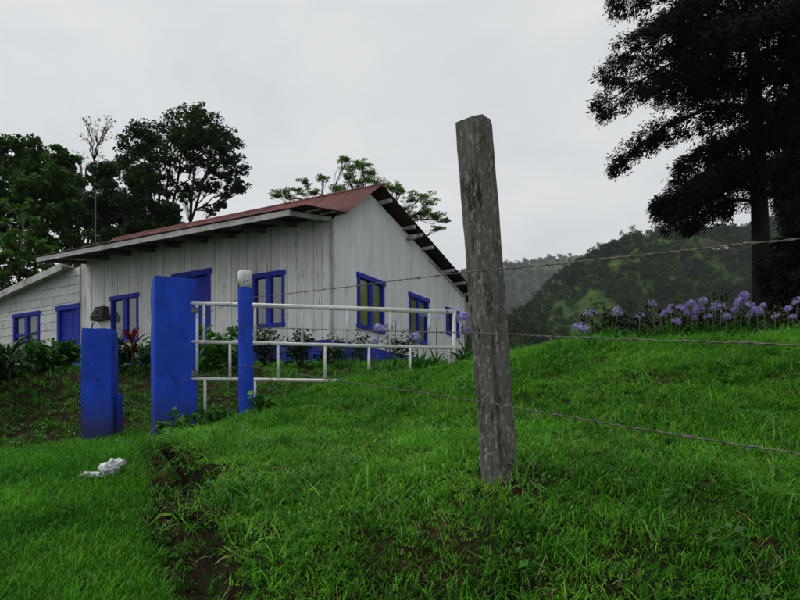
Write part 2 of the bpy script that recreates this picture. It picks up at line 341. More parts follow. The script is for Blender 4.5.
# pastures, fields and clearings: patches on the slope at their own places (x, y, half-widths in metres, slant)
def patch(v, x, y, a, b, ang):
    c, s = math.cos(ang), math.sin(ang); dx, dy = v[:, 0] - x, v[:, 1] - y
    n = np.array([mnoise.noise(Vector((p[0] / 9, p[1] / 9, 2))) for p in v]) * .9
    r = ((dx * c + dy * s) / a) ** 2 + ((-dx * s + dy * c) / b) ** 2
    return np.clip((1.15 + n - r) * 2, 0, 1)
def hit(px, py, fn, d0=180, d1=700):
    for d in np.arange(d0, d1, 2.):
        p = P(px, py, d)
        if float(fn(np.array([p.x]), np.array([p.y]))[0]) >= p.z: return p
    return P(px, py, d1)
clr = np.zeros(len(v))
for px, py, a, b, ang in ((634,259,14,9,.3),(650,252,13,8,.2),(613,266,7,4,.4),(575,296,10,2,.9),(598,288,8,2,.8),(655,286,9,2,.3),(700,283,8,2,.2),(740,281,8,2,.1),(680,265,7,3,.2),(545,304,6,2,.9),(625,281,6,2,.6),(715,264,7,2,.1),(560,285,6,2,.8)):
    h = hit(px, py, hill); clr = np.maximum(clr, patch(v, h.x, h.y, a, b, ang))
fld = np.zeros(len(v))
for px, py, a, b, ang in ((724,246,15,6,.1),(622,268,7,2.5,.2)):
    h = hit(px, py, hill); fld = np.maximum(fld, patch(v, h.x, h.y, a, b, ang))
set_attr(gh, 'clearing', clr); set_attr(gh, 'field', fld)
nn = np.array([mnoise.fractal(Vector((p[0] / 45, p[1] / 45, 5)), 1, 2, 3) for p in v])
treed = np.clip(.75 + nn * 1.5, .22, 1) * (1 - .8 * clr) * (1 - fld)
hillobj = tag(link('hillside', gh, hillmat('hill_scrub', (.016,.034,.009), (.060,.125,.016), (.024,.019,.014))), kind='structure')
gf = grid_mesh('far_hills', np.linspace(-1400, 2100, 150), np.linspace(520, 2300, 90), farhill)
vf = verts(gf); nf = np.array([mnoise.fractal(Vector((p[0] / 110, p[1] / 110, 9)), 1, 2, 3) for p in vf])
set_attr(gf, 'clearing', np.clip(-nf * 2.2 - .35, 0, 1)); set_attr(gf, 'field', np.zeros(len(vf)))
tag(link('far_hills', gf, hillmat('far_hill_scrub', (.014,.030,.012), (.05,.10,.02), (.05,.035,.03))), kind='structure')

# ------------------------------------------------------------------ foliage helpers
def rand_unit(n):
    a = rng.normal(size=(n, 3)); return a / np.linalg.norm(a, axis=1, keepdims=True)
def leaf_quads(c, size, aspect=.45, up=.6, droop=0., jitter=.35):
    """diamond leaves at centres c: arrays of vertices and quads"""
    n = len(c); nrm = rand_unit(n); nrm[:, 2] = np.abs(nrm[:, 2]) + up; nrm /= np.linalg.norm(nrm, axis=1, keepdims=True)
    t = rand_unit(n); t[:, 2] -= droop; t -= nrm * (t * nrm).sum(1, keepdims=True); t /= np.linalg.norm(t, axis=1, keepdims=True) + 1e-9
    b = np.cross(nrm, t); s = (size * rng.uniform(1 - jitter, 1 + jitter, n))[:, None]
    base = c - t * s * .5; tip = c + t * s * .5 - nrm * s * .12; l = c + b * s * aspect * .5 + nrm * s * .06; r = c - b * s * aspect * .5 + nrm * s * .06
    V = np.stack([base, l, tip, r], 1).reshape(-1, 3); F = np.arange(4 * n).reshape(n, 4); return V, F
def merge(parts):
    vs, fs, k = [], [], 0
    for V, F in parts: vs.append(V); fs.append(F + k); k += len(V)
    return np.concatenate(vs), np.concatenate(fs)
def bend(a, b, n=4, wob=.08, sag=0.):
    a, b = Vector(a), Vector(b); L_ = (b - a).length; out = []
    for i in range(n + 1):
        t = i / n; p = a.lerp(b, t); k = math.sin(math.pi * t)
        out.append(p + Vector((random.uniform(-1,1), random.uniform(-1,1), random.uniform(-.6,.6))) * L_ * wob * k + Vector((0, 0, -sag * L_ * k)))
    return out
def tree(name, label, cat, base, forks, clumps, leaf, nleaf, lm, bm, r0=.15, sub=7, flat=.7, group=None, depth=1., sparse=False, twig=.012, near=.45, aspect=.5, droop=.1, up=.5):
    """base: ground point; forks: trunk-top points; clumps: (centre, radius) in world; every clump gets a limb, sub-clumps and leaves"""
    root = empty(name, base); tag(root, label, cat, group); B = Vector(base)
    tr = MB(); parts = []
    ftips = []
    for fk in forks:
        fk = Vector(fk) - B; pts = bend((0, 0, -.25), fk, 5, .05); n = len(pts)
        rr = r0 / max(1, len(forks)) ** .45
        tr.tube(pts, [rr * (1.15 - .65 * i / (n - 1)) for i in range(n)], 8); ftips.append((pts, rr))
    for c, r in clumps:
        c = Vector(c) - B
        pts, rr = min(ftips, key=lambda q: min((p - c).length for p in q[0][2:]))
        cand = [p for p in pts[2:] if p.z < c.z + .2 * r] or [pts[2]]
        st = min(cand, key=lambda p: (p - c).length)
        k = max(twig, rr * .42)
        lp = bend(st, c, 4, .09, .04); tr.tube(lp, [k * (1 - .7 * i / 4) for i in range(5)], 6)
        for j in range(sub):
            u = Vector(rand_unit(1)[0]); u.z *= flat
            sc = c + u * r * random.uniform(near, 1.15); sr = r * random.uniform(.3, .55)
            tr.tube(bend(lp[random.choice((2, 3, 4))], sc, 2, .1), [max(twig, k * .35), twig, twig * .5], 5)
            m = max(4, int(1.5 * nleaf / sub * (sr / r / .5) ** 2 * (r / .8) ** 1.5))
            q = rand_unit(m) * (rng.uniform(0, 1, (m, 1)) ** .45) * sr; q[:, 2] *= flat * .8
            parts.append(leaf_quads(np.array(sc)[None] + q, leaf, aspect, up, droop))
    tr.build('trunk', bm, root, True)
    V, F = merge(parts); link('crown', mesh_np('crown', V, F), lm, root)
    return root
def pc(lst, d, spread, scale=1.0):
    """clump list from (px, py, r px): each gets its own depth inside the crown"""
    out = []
    for px, py, r in lst:
        dd = d + random.uniform(-spread, spread); out.append((P(px, py, dd), r / FPX * dd * scale))
    return out

# ------------------------------------------------------------------ farmhouse
FLOOR = EYE + 1.6
house = tag(empty('farmhouse', (-1.51, 15.06, FLOOR), R(-29.75)), 'white wooden farmhouse with blue trim and rusty red corrugated roof', 'house')
def rects_minus(r, holes):
    out = [r]
    for h in holes:
        nx = []
        for (a, b, c, d) in out:          # x0,x1,z0,z1
            if h[0] >= b or h[1] <= a or h[2] >= d or h[3] <= c: nx.append((a, b, c, d)); continue
            if h[2] > c: nx.append((a, b, c, h[2]))
            if h[3] < d: nx.append((a, b, h[3], d))
            z0, z1 = max(c, h[2]), min(d, h[3])
            if h[0] > a: nx.append((a, h[0], z0, z1))
            if h[1] < b: nx.append((h[1], b, z0, z1))
        out = nx
    return out
SILL, HEAD, WAIN = 1.01, 2.26, .59
winA = [(-7.38, -6.26, SILL, HEAD), (-2.27, -1.30, SILL, HEAD)]
doorA = (-4.94, -3.63, 0, 2.58)
winB = [(.985, 2.165, SILL, HEAD), (3.48, 4.56, SILL, HEAD), (5.72, 6.58, 1.49, 2.24)]
winW = (-11.95, -10.63, .91, 2.18); doorW = (-9.76, -8.74, 0, 2.22)
x = 0.; Hw = 3.19
while x > -8.7:
    wd = random.uniform(.22, .30); x0 = max(-8.7, x - wd); dy = random.uniform(0, .016); gp_ = random.uniform(.004, .010); top = 3.30 - .017 * x
    for (a, b, c, d) in rects_minus((x0 + gp_, x - .005, WAIN, top), winA + [doorA]):
        if b - a > .015 and d - c > .02: MB().box((a, -.03 - dy, c), (b, -.004, d)).build('board', M_white, house)
    for (a, b, c, d) in rects_minus((x0 + .003, x - .003, -.5, WAIN - .004), winA + [doorA]):
        if b - a > .015: MB().box((a, -.034 - dy, c), (b, -.004, d)).build('base_board', M_bluewood, house)
    x = x0
# inner walls: dark backing behind the boards, with the openings
bk = MB()
for (a, b, c, d) in rects_minus((-8.7, -.06, -.5, 3.31), winA + [doorA]): bk.box((a, .0, c), (b, .03, d))
bk.build('wall_lining', M_dark, house)
# gable of narrow corrugated sheets
APEX_Y, APEX_Z, FAR_Y, FAR_Z = 1.483, 4.33, 7.07, 2.86
def roof_z(y): return 3.27 + (APEX_Z - 3.27) * y / APEX_Y if y < APEX_Y else APEX_Z + (FAR_Z - APEX_Z) * (y - APEX_Y) / (FAR_Y - APEX_Y)
y = .0; pitch = .062; stp = pitch / 4
while y < FAR_Y - .01:
    y1 = min(FAR_Y, y + .745); m = MB(); k = max(1, int(round((y1 - y) / stp))); off = random.uniform(0, .006)
    for i in range(k):
        a, b = y + (y1 - y) * i / k, y + (y1 - y) * (i + 1) / k
        xa, xb = (.018 + off + .014 * math.cos(2*math.pi*q/pitch) for q in (a, b))
        segs = [(WAIN, roof_z((a + b) / 2) - .02)]
        for h in winB:
            if h[0] < (a + b) / 2 < h[1]: segs = [(WAIN, h[2]), (h[3], segs[0][1])]
        for (c, d) in segs:
            ta = roof_z(a) - .02 if d > 2.5 else d; tb = roof_z(b) - .02 if d > 2.5 else d
            m.add([(xa, a, c), (xb, b, c), (xb, b, tb), (xa, a, ta)], [(0, 1, 2, 3)])
    lo, hi = MB(), MB(); full = any(h[0] <= y and y1 <= h[1] for h in winB)
    if full:
        for q in range(len(m.f)):
            vv = [m.v[i_] for i_ in m.f[q]]; (lo if max(p_[2] for p_ in vv) < 1.6 else hi).add(vv, [(0, 1, 2, 3)])
        lo.build('wall_sheet', M_corr, house, True); hi.build('wall_sheet', M_corr, house, True)
    else: m.build('wall_sheet', M_corr, house, True)
    MB().box((.0, y + .002, -.8), (.03, y1 - .002, WAIN - .004)).build('base_board', M_bluewood, house)
    y = y1
bk = MB()
for (a, b, c, d) in rects_minus((0.0, FAR_Y, -.5, 2.75), winB): bk.box((-.06, a, c), (-.01, b, d))
bk.build('wall_lining', M_dark, house)
m = MB(); m.box((-.035, -.045, -.5), (.035, .02, 3.24)); m.build('corner_board', M_trim, house)
m = MB(); m.box((-.04, FAR_Y - .05, -.8), (.04, FAR_Y + .03, FAR_Z - .05)); m.build('corner_board', M_trim, house)
m = MB(); m.box((-8.7, FAR_Y - .08, -.8), (-.05, FAR_Y, FAR_Z - .05)); m.build('rear_wall', M_white, house)
m = MB(); m.box((-8.7, .06, -.5), (-8.62, FAR_Y - .1, 2.8)); m.build('end_wall', M_white, house)

M_glass = bpy.data.materials.new('window_glass'); M_glass.use_nodes = True
t = M_glass.node_tree; b = t.nodes['Principled BSDF']; b.inputs['Base Color'].default_value = (.6,.65,.65,1); b.inputs['Roughness'].default_value = .08
tb = t.nodes.new('ShaderNodeBsdfTransparent'); tb.inputs[0].default_value = (.95,.97,.96,1)
gl = t.nodes.new('ShaderNodeBsdfGlossy'); gl.inputs['Roughness'].default_value = .08; ms = t.nodes.new('ShaderNodeMixShader')
ms.inputs[0].default_value = .09; t.links.new(tb.outputs[0], ms.inputs[1]); t.links.new(gl.outputs[0], ms.inputs[2]); t.links.new(ms.outputs[0], t.nodes['Material Output'].inputs[0])

def window(a, b, c, d, M, curtain, cross=False):
    """local frame: X along the wall, -Y out of the wall; M carries it into house space"""
    root = MB()
    fw = .075
    def bx(p, q): root.box(p, q, M)
    # frame with casing, head board wider than the frame
    bx((a, -.065, c), (a + fw, .06, d)); bx((b - fw, -.065, c), (b, .06, d)); bx((a - .035, -.075, d - .09), (b + .035, .06, d + .02)); bx((a - .02, -.085, c - .03), (b + .02, .06, c + .06))
    o = root.build('window', M_bluewood, house)
    mid = (a + b) / 2
    bar = MB().box((mid - .075, -.05, c + .06), (mid + .075, .05, d - .09), M)
    bar.build('mullion', M_bluewood, o)
    for (p, q) in ((a + fw, mid - .075), (mid + .075, b - fw)):
        MB().box((p, .0, c + .06), (q, .008, d - .09), M).build('pane', M_glass, o)
        if cross: MB().box((p, -.03, (c + d) / 2 - .03), (q, .03, (c + d) / 2 + .03), M).build('glazing_bar', M_bluewood, o)
    cu = MB(); n = 60; x0, x1 = a + .05, b - .05
    for i in range(n):
        for xx, yy in ((x0 + (x1 - x0) * i / n, i), (x0 + (x1 - x0) * (i + 1) / n, i + 1)):
            pass
        f = lambda k: .05 + .018 * math.sin(k * .9) + .012 * math.sin(k * .37 + 1)
        xa, xb = x0 + (x1 - x0) * i / n, x0 + (x1 - x0) * (i + 1) / n
        cu.add([M @ Vector((xa, f(i), c + .03)), M @ Vector((xb, f(i + 1), c + .03)), M @ Vector((xb, f(i + 1), d - .03)), M @ Vector((xa, f(i), d - .03))], [(0, 1, 2, 3)])
    cu.build('curtain', curtain, o, True)
    return o
MA = Matrix.Identity(4); MBm = Matrix.Rotation(R(90), 4, 'Z')   # X' -> +Y, -Y' -> +X
for h in winA: window(*h, MA, M_curt2)
for h in winB: window(*h, MBm, M_curt)
window(*winW, MA, M_lace, True)
def door(a, b, c, d, name='door'):
    m = MB(); fw = .1
    m.box((a, -.07, c), (a + fw, .08, d)); m.box((b - fw, -.07, c), (b, .08, d)); m.box((a - .04, -.085, d - .12), (b + .04, .08, d + .02))
    o = m.build(name, M_bluewood, house)
    n = 5
    for i in range(n):
        x0 = a + fw + (b - a - 2 * fw) * i / n; x1 = a + fw + (b - a - 2 * fw) * (i + 1) / n
        MB().box((x0 + .003, .02 + .004 * (i % 2), c), (x1 - .003, .06, d - .12)).build('door_plank', M_bluewood, o)
    MB().box((a + fw + .01, .008, c + 1.25), (b - fw - .01, .018, c + 1.37)).build('door_rail', M_bluewood, o)
    h = MB(); h.tube([(b - fw - .09, .02, c + 1.02), (b - fw - .09, -.04, c + 1.02), (b - fw - .17, -.045, c + 1.02)], .012, 6); h.build('handle', M_wire, o)
door(*doorA); door(*doorW)

# left lean-to wing: horizontal planks, sloped top
def wing_top(x): return 3.34 + .158 * (x + 8.7)      # falls to the left
z = WAIN
while z < 3.3:
    hb = .245
    pass
    for (a, b, c, d) in rects_minus((-14., -8.705, z + .004, z + hb - .004), [winW, doorW]):
        if d - c < .02 or b - a < .03: continue
        n = 10; vs = []; fs = []
        # top edge follows the slope where the plank meets the roof
        xs = [a + (b - a) * i / n for i in range(n + 1)]
        ok = [(q, min(d, wing_top(q))) for q in xs if wing_top(q) > c + .01]
        if len(ok) < 2: continue
        k = len(ok); dy = random.uniform(0, .01)
        for q, tq in ok: vs += [(q, -.03 - dy, c), (q, -.018 - dy, tq), (q, .0, tq), (q, .0, c)]
        for i in range(k - 1):
            o = i * 4
            for j in range(4): fs.append((o + j, o + 4 + j, o + 4 + (j + 1) % 4, o + (j + 1) % 4)[::-1])
        fs += [(0, 1, 2, 3), tuple(reversed(((k-1)*4, (k-1)*4+1, (k-1)*4+2, (k-1)*4+3)))]
        MB().add(vs, fs).build('plank', M_white, house)
    z += hb
for (a, b, c, d) in rects_minus((-14., -8.705, -.5, WAIN - .004), [doorW]): MB().box((a, -.034, c), (b, -.004, d)).build('base_board', M_bluewood, house)
bk = MB()
for (a, b, c, d) in rects_minus((-14., -8.72, -.5, 2.45), [winW, doorW]): bk.box((a, .004, c), (b, .04, d))
bk.build('wall_lining', M_dark, house)
m = MB(); m.box((-14.05, -.04, -.5), (-13.98, 3.5, 2.48)); m.build('wing_end_wall', M_white, house)
m = MB(); m.box((-13.97, 3.42, -.5), (-8.72, 3.5, 2.45)); m.build('wing_rear_wall', M_white, house)
m = MB(); m.box((-8.76, -.045, -.5), (-8.69, .0, 3.3)); m.build('corner_board', M_trim, house)

# roofs: corrugated sheets, each a piece
def sheet_mesh(length, width=.8, amp=.012, pitch=.08):
    n = 40; vs = []; fs = []
    for i in range(n + 1):
        u = width * 1.04 * i / n - width * .52; zc = amp * math.cos(2 * math.pi * u / pitch)
        for q in (0, .5, 1): vs.append((u, q * length, zc))
        for q in (0, .5, 1): vs.append((u, q * length, zc - .004))
    for i in range(n):
        a, b = i * 6, i * 6 + 6
        for q in (0, 1): fs += [(a + q, b + q, b + q + 1, a + q + 1), (a + 3 + q, a + 4 + q, b + 4 + q, b + 3 + q)]
        fs += [(a, a + 3, b + 3, b), (a + 2, b + 2, b + 5, a + 5)]
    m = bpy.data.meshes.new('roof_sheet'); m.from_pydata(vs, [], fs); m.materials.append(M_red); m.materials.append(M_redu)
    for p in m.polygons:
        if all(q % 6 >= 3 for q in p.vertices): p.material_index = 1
    for p in m.polygons: p.use_smooth = True
    return m
def slope_sheets(parent, p0, p1, x0, x1, tilt):
    """p0,p1: (y,z) of lower and upper edge at x=0; tilt: rise per metre towards the old end of the house"""
    dy, dz = p1[0] - p0[0], p1[1] - p0[1]; ln = math.hypot(dy, dz); me = sheet_mesh(ln); n = int(round((x1 - x0) / .8)); w_ = (x1 - x0) / n
    for i in range(n):
        xc = x0 + w_ * (i + .5); o = link('roof_sheet', me, None, parent); o.location = (xc, p0[0], p0[1] - xc * tilt + .004 * (i % 2) + random.uniform(0, .004))
        o.rotation_euler = (math.atan2(dz, dy), math.atan(tilt), random.uniform(-.004, .004)); o.scale = (w_ / .8, 1, 1)
rc = MB(); rc.tube([(-9.3, APEX_Y, APEX_Z + .08 + 9.3 * .012), (.42, APEX_Y, APEX_Z + .075)], .05, 8)
roof = rc.build('roof', M_red, house, True)
slope_sheets(roof, (0.02, 3.36), (APEX_Y, APEX_Z + .09), -9.3, .4, .012)
slope_sheets(roof, (-1.50, 3.055), (.05, 3.335), -8.55, .4, .017)
# back slope runs down the other way
ln = math.hypot(7.65 - APEX_Y, APEX_Z - 2.69)
me = sheet_mesh(ln); n = 12; w_ = 9.7 / n
for i in range(n):
    xc = -9.3 + w_ * (i + .5); o = link('roof_sheet', me, None, roof); o.location = (xc, APEX_Y, APEX_Z + .08 - xc * .012 + .004 * (i % 2)); o.rotation_euler = (-math.atan2(APEX_Z + .08 - 2.75, 7.65 - APEX_Y), .012, 0); o.scale = (w_ / .8, 1, 1)
# fascia, rafters, purlins
ft = lambda x: 3.03 - .017 * x
MB().add([(-8.5,-1.475,ft(-8.5)-.115),(0,-1.475,ft(0)-.115),(0,-1.44,ft(0)-.115),(-8.5,-1.44,ft(-8.5)-.115),(-8.5,-1.475,ft(-8.5)),(0,-1.475,ft(0)),(0,-1.44,ft(0)),(-8.5,-1.44,ft(-8.5))],
   [(0,3,2,1),(4,5,6,7),(0,1,5,4),(1,2,6,5),(2,3,7,6),(3,0,4,7)]).build('fascia', M_trim, house)
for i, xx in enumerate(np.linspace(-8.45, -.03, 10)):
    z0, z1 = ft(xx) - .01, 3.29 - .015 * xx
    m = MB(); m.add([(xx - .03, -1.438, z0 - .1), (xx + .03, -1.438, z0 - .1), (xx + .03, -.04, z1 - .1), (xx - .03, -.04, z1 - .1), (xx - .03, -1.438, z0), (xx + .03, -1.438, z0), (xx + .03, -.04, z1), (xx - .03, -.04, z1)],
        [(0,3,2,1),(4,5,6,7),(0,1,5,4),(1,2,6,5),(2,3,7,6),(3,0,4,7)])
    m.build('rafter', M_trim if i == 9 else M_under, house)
for yy in (-.95, -.45):
    zc = 3.035 + .18 * (yy + 1.44) ; MB().box((.002, yy - .03, zc), (.38, yy + .03, zc + .05)).build('purlin', M_trim, house)
for yy in (1.95, 3.15, 3.55, 4.2, 5.5, 6.3, 7.0):
    zc = roof_z(yy) - .03
    MB().box((.02, yy - .04, zc - .03), (.39, yy + .04, zc + .045)).build('purlin', M_trim, house)
MB().box((.03, 3.3, roof_z(3.4) - .2), (.30, 3.4, roof_z(3.4) - .1)).build('beam_end', M_trim, house)
m = MB(); ya, yb = 4.6, 6.9
m.add([(.03, ya, roof_z(ya) - .14), (.06, ya, roof_z(ya) - .14), (.06, yb, roof_z(yb) - .14), (.03, yb, roof_z(yb) - .14), (.03, ya, roof_z(ya) - .05), (.06, ya, roof_z(ya) - .05), (.06, yb, roof_z(yb) - .05), (.03, yb, roof_z(yb) - .05)],
      [(0,3,2,1),(4,5,6,7),(0,1,5,4),(1,2,6,5),(2,3,7,6),(3,0,4,7)]); m.build('rake_board', M_trim, house)
# wing roof
def slab(x0, x1, y0, y1, zf, t0, t1):
    return MB().add([(x0,y0,zf(x0)+t0),(x1,y0,zf(x1)+t0),(x1,y1,zf(x1)+t0),(x0,y1,zf(x0)+t0),(x0,y0,zf(x0)+t1),(x1,y0,zf(x1)+t1),(x1,y1,zf(x1)+t1),(x0,y1,zf(x0)+t1)],[(0,3,2,1),(4,5,6,7),(0,1,5,4),(1,2,6,5),(2,3,7,6),(3,0,4,7)])
slab(-14.4, -9.0, -.42, 3.6, wing_top, .02, .05).build('wing_roof', M_red, house)
slab(-14.4, -9.0, -.45, -.425, wing_top, -.16, .03).build('barge_board', M_trim, house)
slab(-14.4, -9.0, -.424, -.02, wing_top, -.02, .015).build('soffit', M_trim, house)
# dark hooded box on the wall
bb = tag(empty('hooded_wall_box', house.matrix_world @ Vector((0, 0, 0))), 'small dark hooded wooden box hung on the white wall above the short blue pillar', 'birdhouse')
bpy.context.view_layer.update()
bb.location = house.matrix_world @ Vector((-7.68, -.04, 1.66)); bb.rotation_euler = (0, 0, R(-29.75))
M_oldwood = mat('old_dark_wood', (.025,.022,.018), (.10,.09,.075), 20, .9, .1, .4, 40)
m = MB(); m.add([(-.27,-.26,.06),(.27,-.26,.06),(.27,0,.06),(-.27,0,.06),(-.18,-.14,.36),(.18,-.14,.36),(.18,0,.36),(-.18,0,.36)],[(0,3,2,1),(4,5,6,7),(0,1,5,4),(1,2,6,5),(2,3,7,6),(3,0,4,7)]); m.build('hood', M_oldwood, bb)
MB().box((-.26, -.24, -.02), (.26, 0, .055)).build('tray', M_oldwood, bb)
m = MB(); m.tube([(0,-.19,.2),(0,-.235,.2)], .035, 10); m.build('entrance_hole', M_dark, bb)

# tv antenna behind the roof
b0 = house.matrix_world @ Vector((-9.75, 1.2, 2.9))
b0 = Vector((b0.x, b0.y, tz(b0.x, b0.y)))
an = tag(empty('tv_antenna', b0), 'thin rusty television antenna on a pole behind the roof end', 'antenna')
ztop = P(117, 190, b0.y).z - b0.z
m = MB(); m.tube([(0,0,-.2),(0,0,ztop)], .022, 6); m.build('pole', M_wire, an)
m = MB(); m.tube([(-.45,.1,ztop-.05),(.3,-.1,ztop-.02)], .012, 6); m.build('boom', M_wire, an)
for i in range(5):
    xx = -.4 + i * .16; m = MB(); m.tube([(xx,-.3+.04*i,ztop-.04),(xx,.35-.04*i,ztop-.04)], .006, 5); m.build('element', M_wire, an)

# ------------------------------------------------------------------ pillars, posts, gate, wire
def rough_pillar(name, label, near, rz, w_, d_, ztop, zbot, n=14, slant=0.):
    o = tag(empty(name, (near[0], near[1], zbot), rz), label, 'pillar'); h = ztop - zbot; m = MB()
    k = 26; per = []
    for (x0, y0, x1, y1) in ((0,0,w_,0),(w_,0,w_,d_),(w_,d_,0,d_),(0,d_,0,0)):
        for i in range(n):
            t = i / n; per.append((x0 + (x1 - x0) * t, y0 + (y1 - y0) * t))
    cx, cy = w_ / 2, d_ / 2; c = len(per); vs = []
    for j in range(k + 1):
        zz = h * j / k
        for (px_, py_) in per:
            q = mnoise.fractal(Vector((px_ * 6 + near[0], py_ * 6, zz * 4)), 1, 2, 3) * .006
            # soften the corners and the rim
            rx, ry = (px_ - cx) / (w_ / 2), (py_ - cy) / (d_ / 2); s = 1 - .035 * (abs(rx * ry)) ** 6
            if j == k: s *= .965
            vs.append((cx + (px_ - cx) * s + q * (1 if abs(rx) > .99 else 0) + slant * zz, cy + (py_ - cy) * s + q * (1 if abs(ry) > .99 else 0), zz + (q * 1.2 - (.01 if j == k else .0) if j >= k - 1 else 0)))
    fs = [(j*c+i, j*c+(i+1)%c, (j+1)*c+(i+1)%c, (j+1)*c+i) for j in range(k) for i in range(c)]
    vs.append((cx + slant * h, cy, h - .002)); tip = len(vs) - 1
    fs += [(k*c+i, k*c+(i+1)%c, tip) for i in range(c)]
    m.add(vs, fs); m.build('shaft', M_blue, o, True).data.set_sharp_from_angle(angle=R(35))
    return o
pb = rough_pillar('gate_pillar', 'tall blue painted square pillar the white pipe gate hangs from', (-2.75, 7.6), R(25), .47, .47, P(0,274,7.6).z, EYE - .35)
ps = rough_pillar('gate_pillar', 'short blue painted concrete pillar with two small rust holes', (-3.83, 8.15), R(9), .355, .34, P(0,327,8.15).z, EYE - .35)
m = MB(); m.box((.355, .16, .05), (.40, .4, .9)); m.build('buttress', M_blue, ps, bevel=.02)
for zz in (.98, 1.06):
    m = MB(); m.tube([(.2, -.002, zz), (.2, -.012, zz)], [.012, .008], 8); m.build('rust_spot', M_dark, ps)
for zz in (1.27, .95, .625):
    pp = Vector((.185, -.01, zz + .36)); 
    m = MB(); m.tube([(.185,.01,zz+.35),(.185,-.02,zz+.35)], .009, 8); m.build('nail', M_wire, pb)

def post(name, label, cat, bot, top, r0, r1, mt, seed, n=18, k=40, rough=.07, square=.25, sink=.4, grooves=()):
    bot, top = Vector(bot), Vector(top); o = tag(empty(name, bot), label, cat); ax = top - bot; ln = ax.length; ax.normalize()
    u = ax.orthogonal().normalized(); u = Vector((1,0,0)) - ax * ax.x; u.normalize(); b = ax.cross(u); vs = []
    for j in range(k + 1):
        t = j / k; s = -sink + (ln + sink) * t; rr = r0 + (r1 - r0) * t
        for i in range(n):
            a = 2 * math.pi * i / n
            sq = 1 / max(abs(math.cos(a + .5)), abs(math.sin(a + .5))) ; q = rr * (1 + square * (sq - 1.15))
            q *= 1 + rough * mnoise.fractal(Vector((math.cos(a) * 1.6 + seed, math.sin(a) * 1.6, s * 1.6)), 1, 2, 4) + rough * .6 * mnoise.noise(Vector((math.cos(a) * 5, math.sin(a) * 5 + seed, s * .7)))
            for ga, gw, gd in grooves:
                da = (a - ga - .16 * mnoise.noise(Vector((ga * 3, s * 1.1, seed))) + math.pi) % (2 * math.pi) - math.pi
                q *= 1 - gd * math.exp(-(da / gw) ** 2) * max(0, .55 + 1.1 * mnoise.noise(Vector((s * 1.7, ga * 5, seed))))
            vs.append(ax * s + (u * math.cos(a) + b * math.sin(a)) * q)
    m = MB(); fs = [(j*n+i, j*n+(i+1)%n, (j+1)*n+(i+1)%n, (j+1)*n+i) for j in range(k) for i in range(n)]
    m.add(vs, fs); sh = m.build('shaft', mt, o, True); topring = [Vector(q) for q in vs[k*n:]]
    ctr = sum(topring, Vector()) / n; m = MB(); m.add(topring + [ctr + (q - ctr) * .55 + ax * .006 for q in topring] + [ctr + ax * .004],
        [(i, (i+1)%n, n+(i+1)%n, n+i) for i in range(n)] + [(n+i, n+(i+1)%n, 2*n) for i in range(n)])
    m.build('end_grain', M_endgrain if mt is M_post else mt, o)
    return o, sh
bp0, bp1 = P(500, 475, 3.3), P(474, 124, 3.3)
big, _ = post('fence_post', 'thick leaning grey weathered timber fence post with lichen, standing in the grass', 'post', bp0, bp1, .090, .087, M_post, 3, 72, 110, .09, .4, sink=.3, grooves=[(random.uniform(0, 6.28), random.uniform(.03, .07), random.uniform(.04, .12)) for _ in range(9)] + [(4.75, .06, .2), (5.2, .05, .13), (4.3, .05, .12)])
q0, q1 = P(246.5, 424, 7.5), P(245, 288, 7.5)
blu, _ = post('fence_post', 'round blue painted post with a white top standing before the pipe gate', 'post', q0, q1, .088, .078, M_bluepost, 8, 16, 24, .05, .1)
m = MB(); a, b = q1 - q0, P(245, 271, 7.5) - q0
m.tube([a - Vector((0,0,.004)), a.lerp(b, .5), b - Vector((0,0,.012)), b], [.0785, .079, .078, .066], 16); m.build('white_top', mat('chipped_white', (.42,.43,.42), (.62,.63,.62), 9, .8, .2, .3, 40, c3=(.05,.05,.05), s3=9, t3=(.55,.62)), blu, True)
# next post of the same fence, towards the lane, out of the picture
D = Vector((.485 + 1.7, 3.3 - 7.5, 0)).normalized()
e0 = Vector((.46, 3.3, 0)) + D * 2.6; ez = tz(e0.x, e0.y)
nx, _ = post('fence_post', 'grey timber fence post at the lane end of the barbed wire', 'post', (e0.x, e0.y, ez), (e0.x, e0.y, ez + 1.55), .08, .075, M_post, 21, 16, 30, .08, .3, sink=.3)

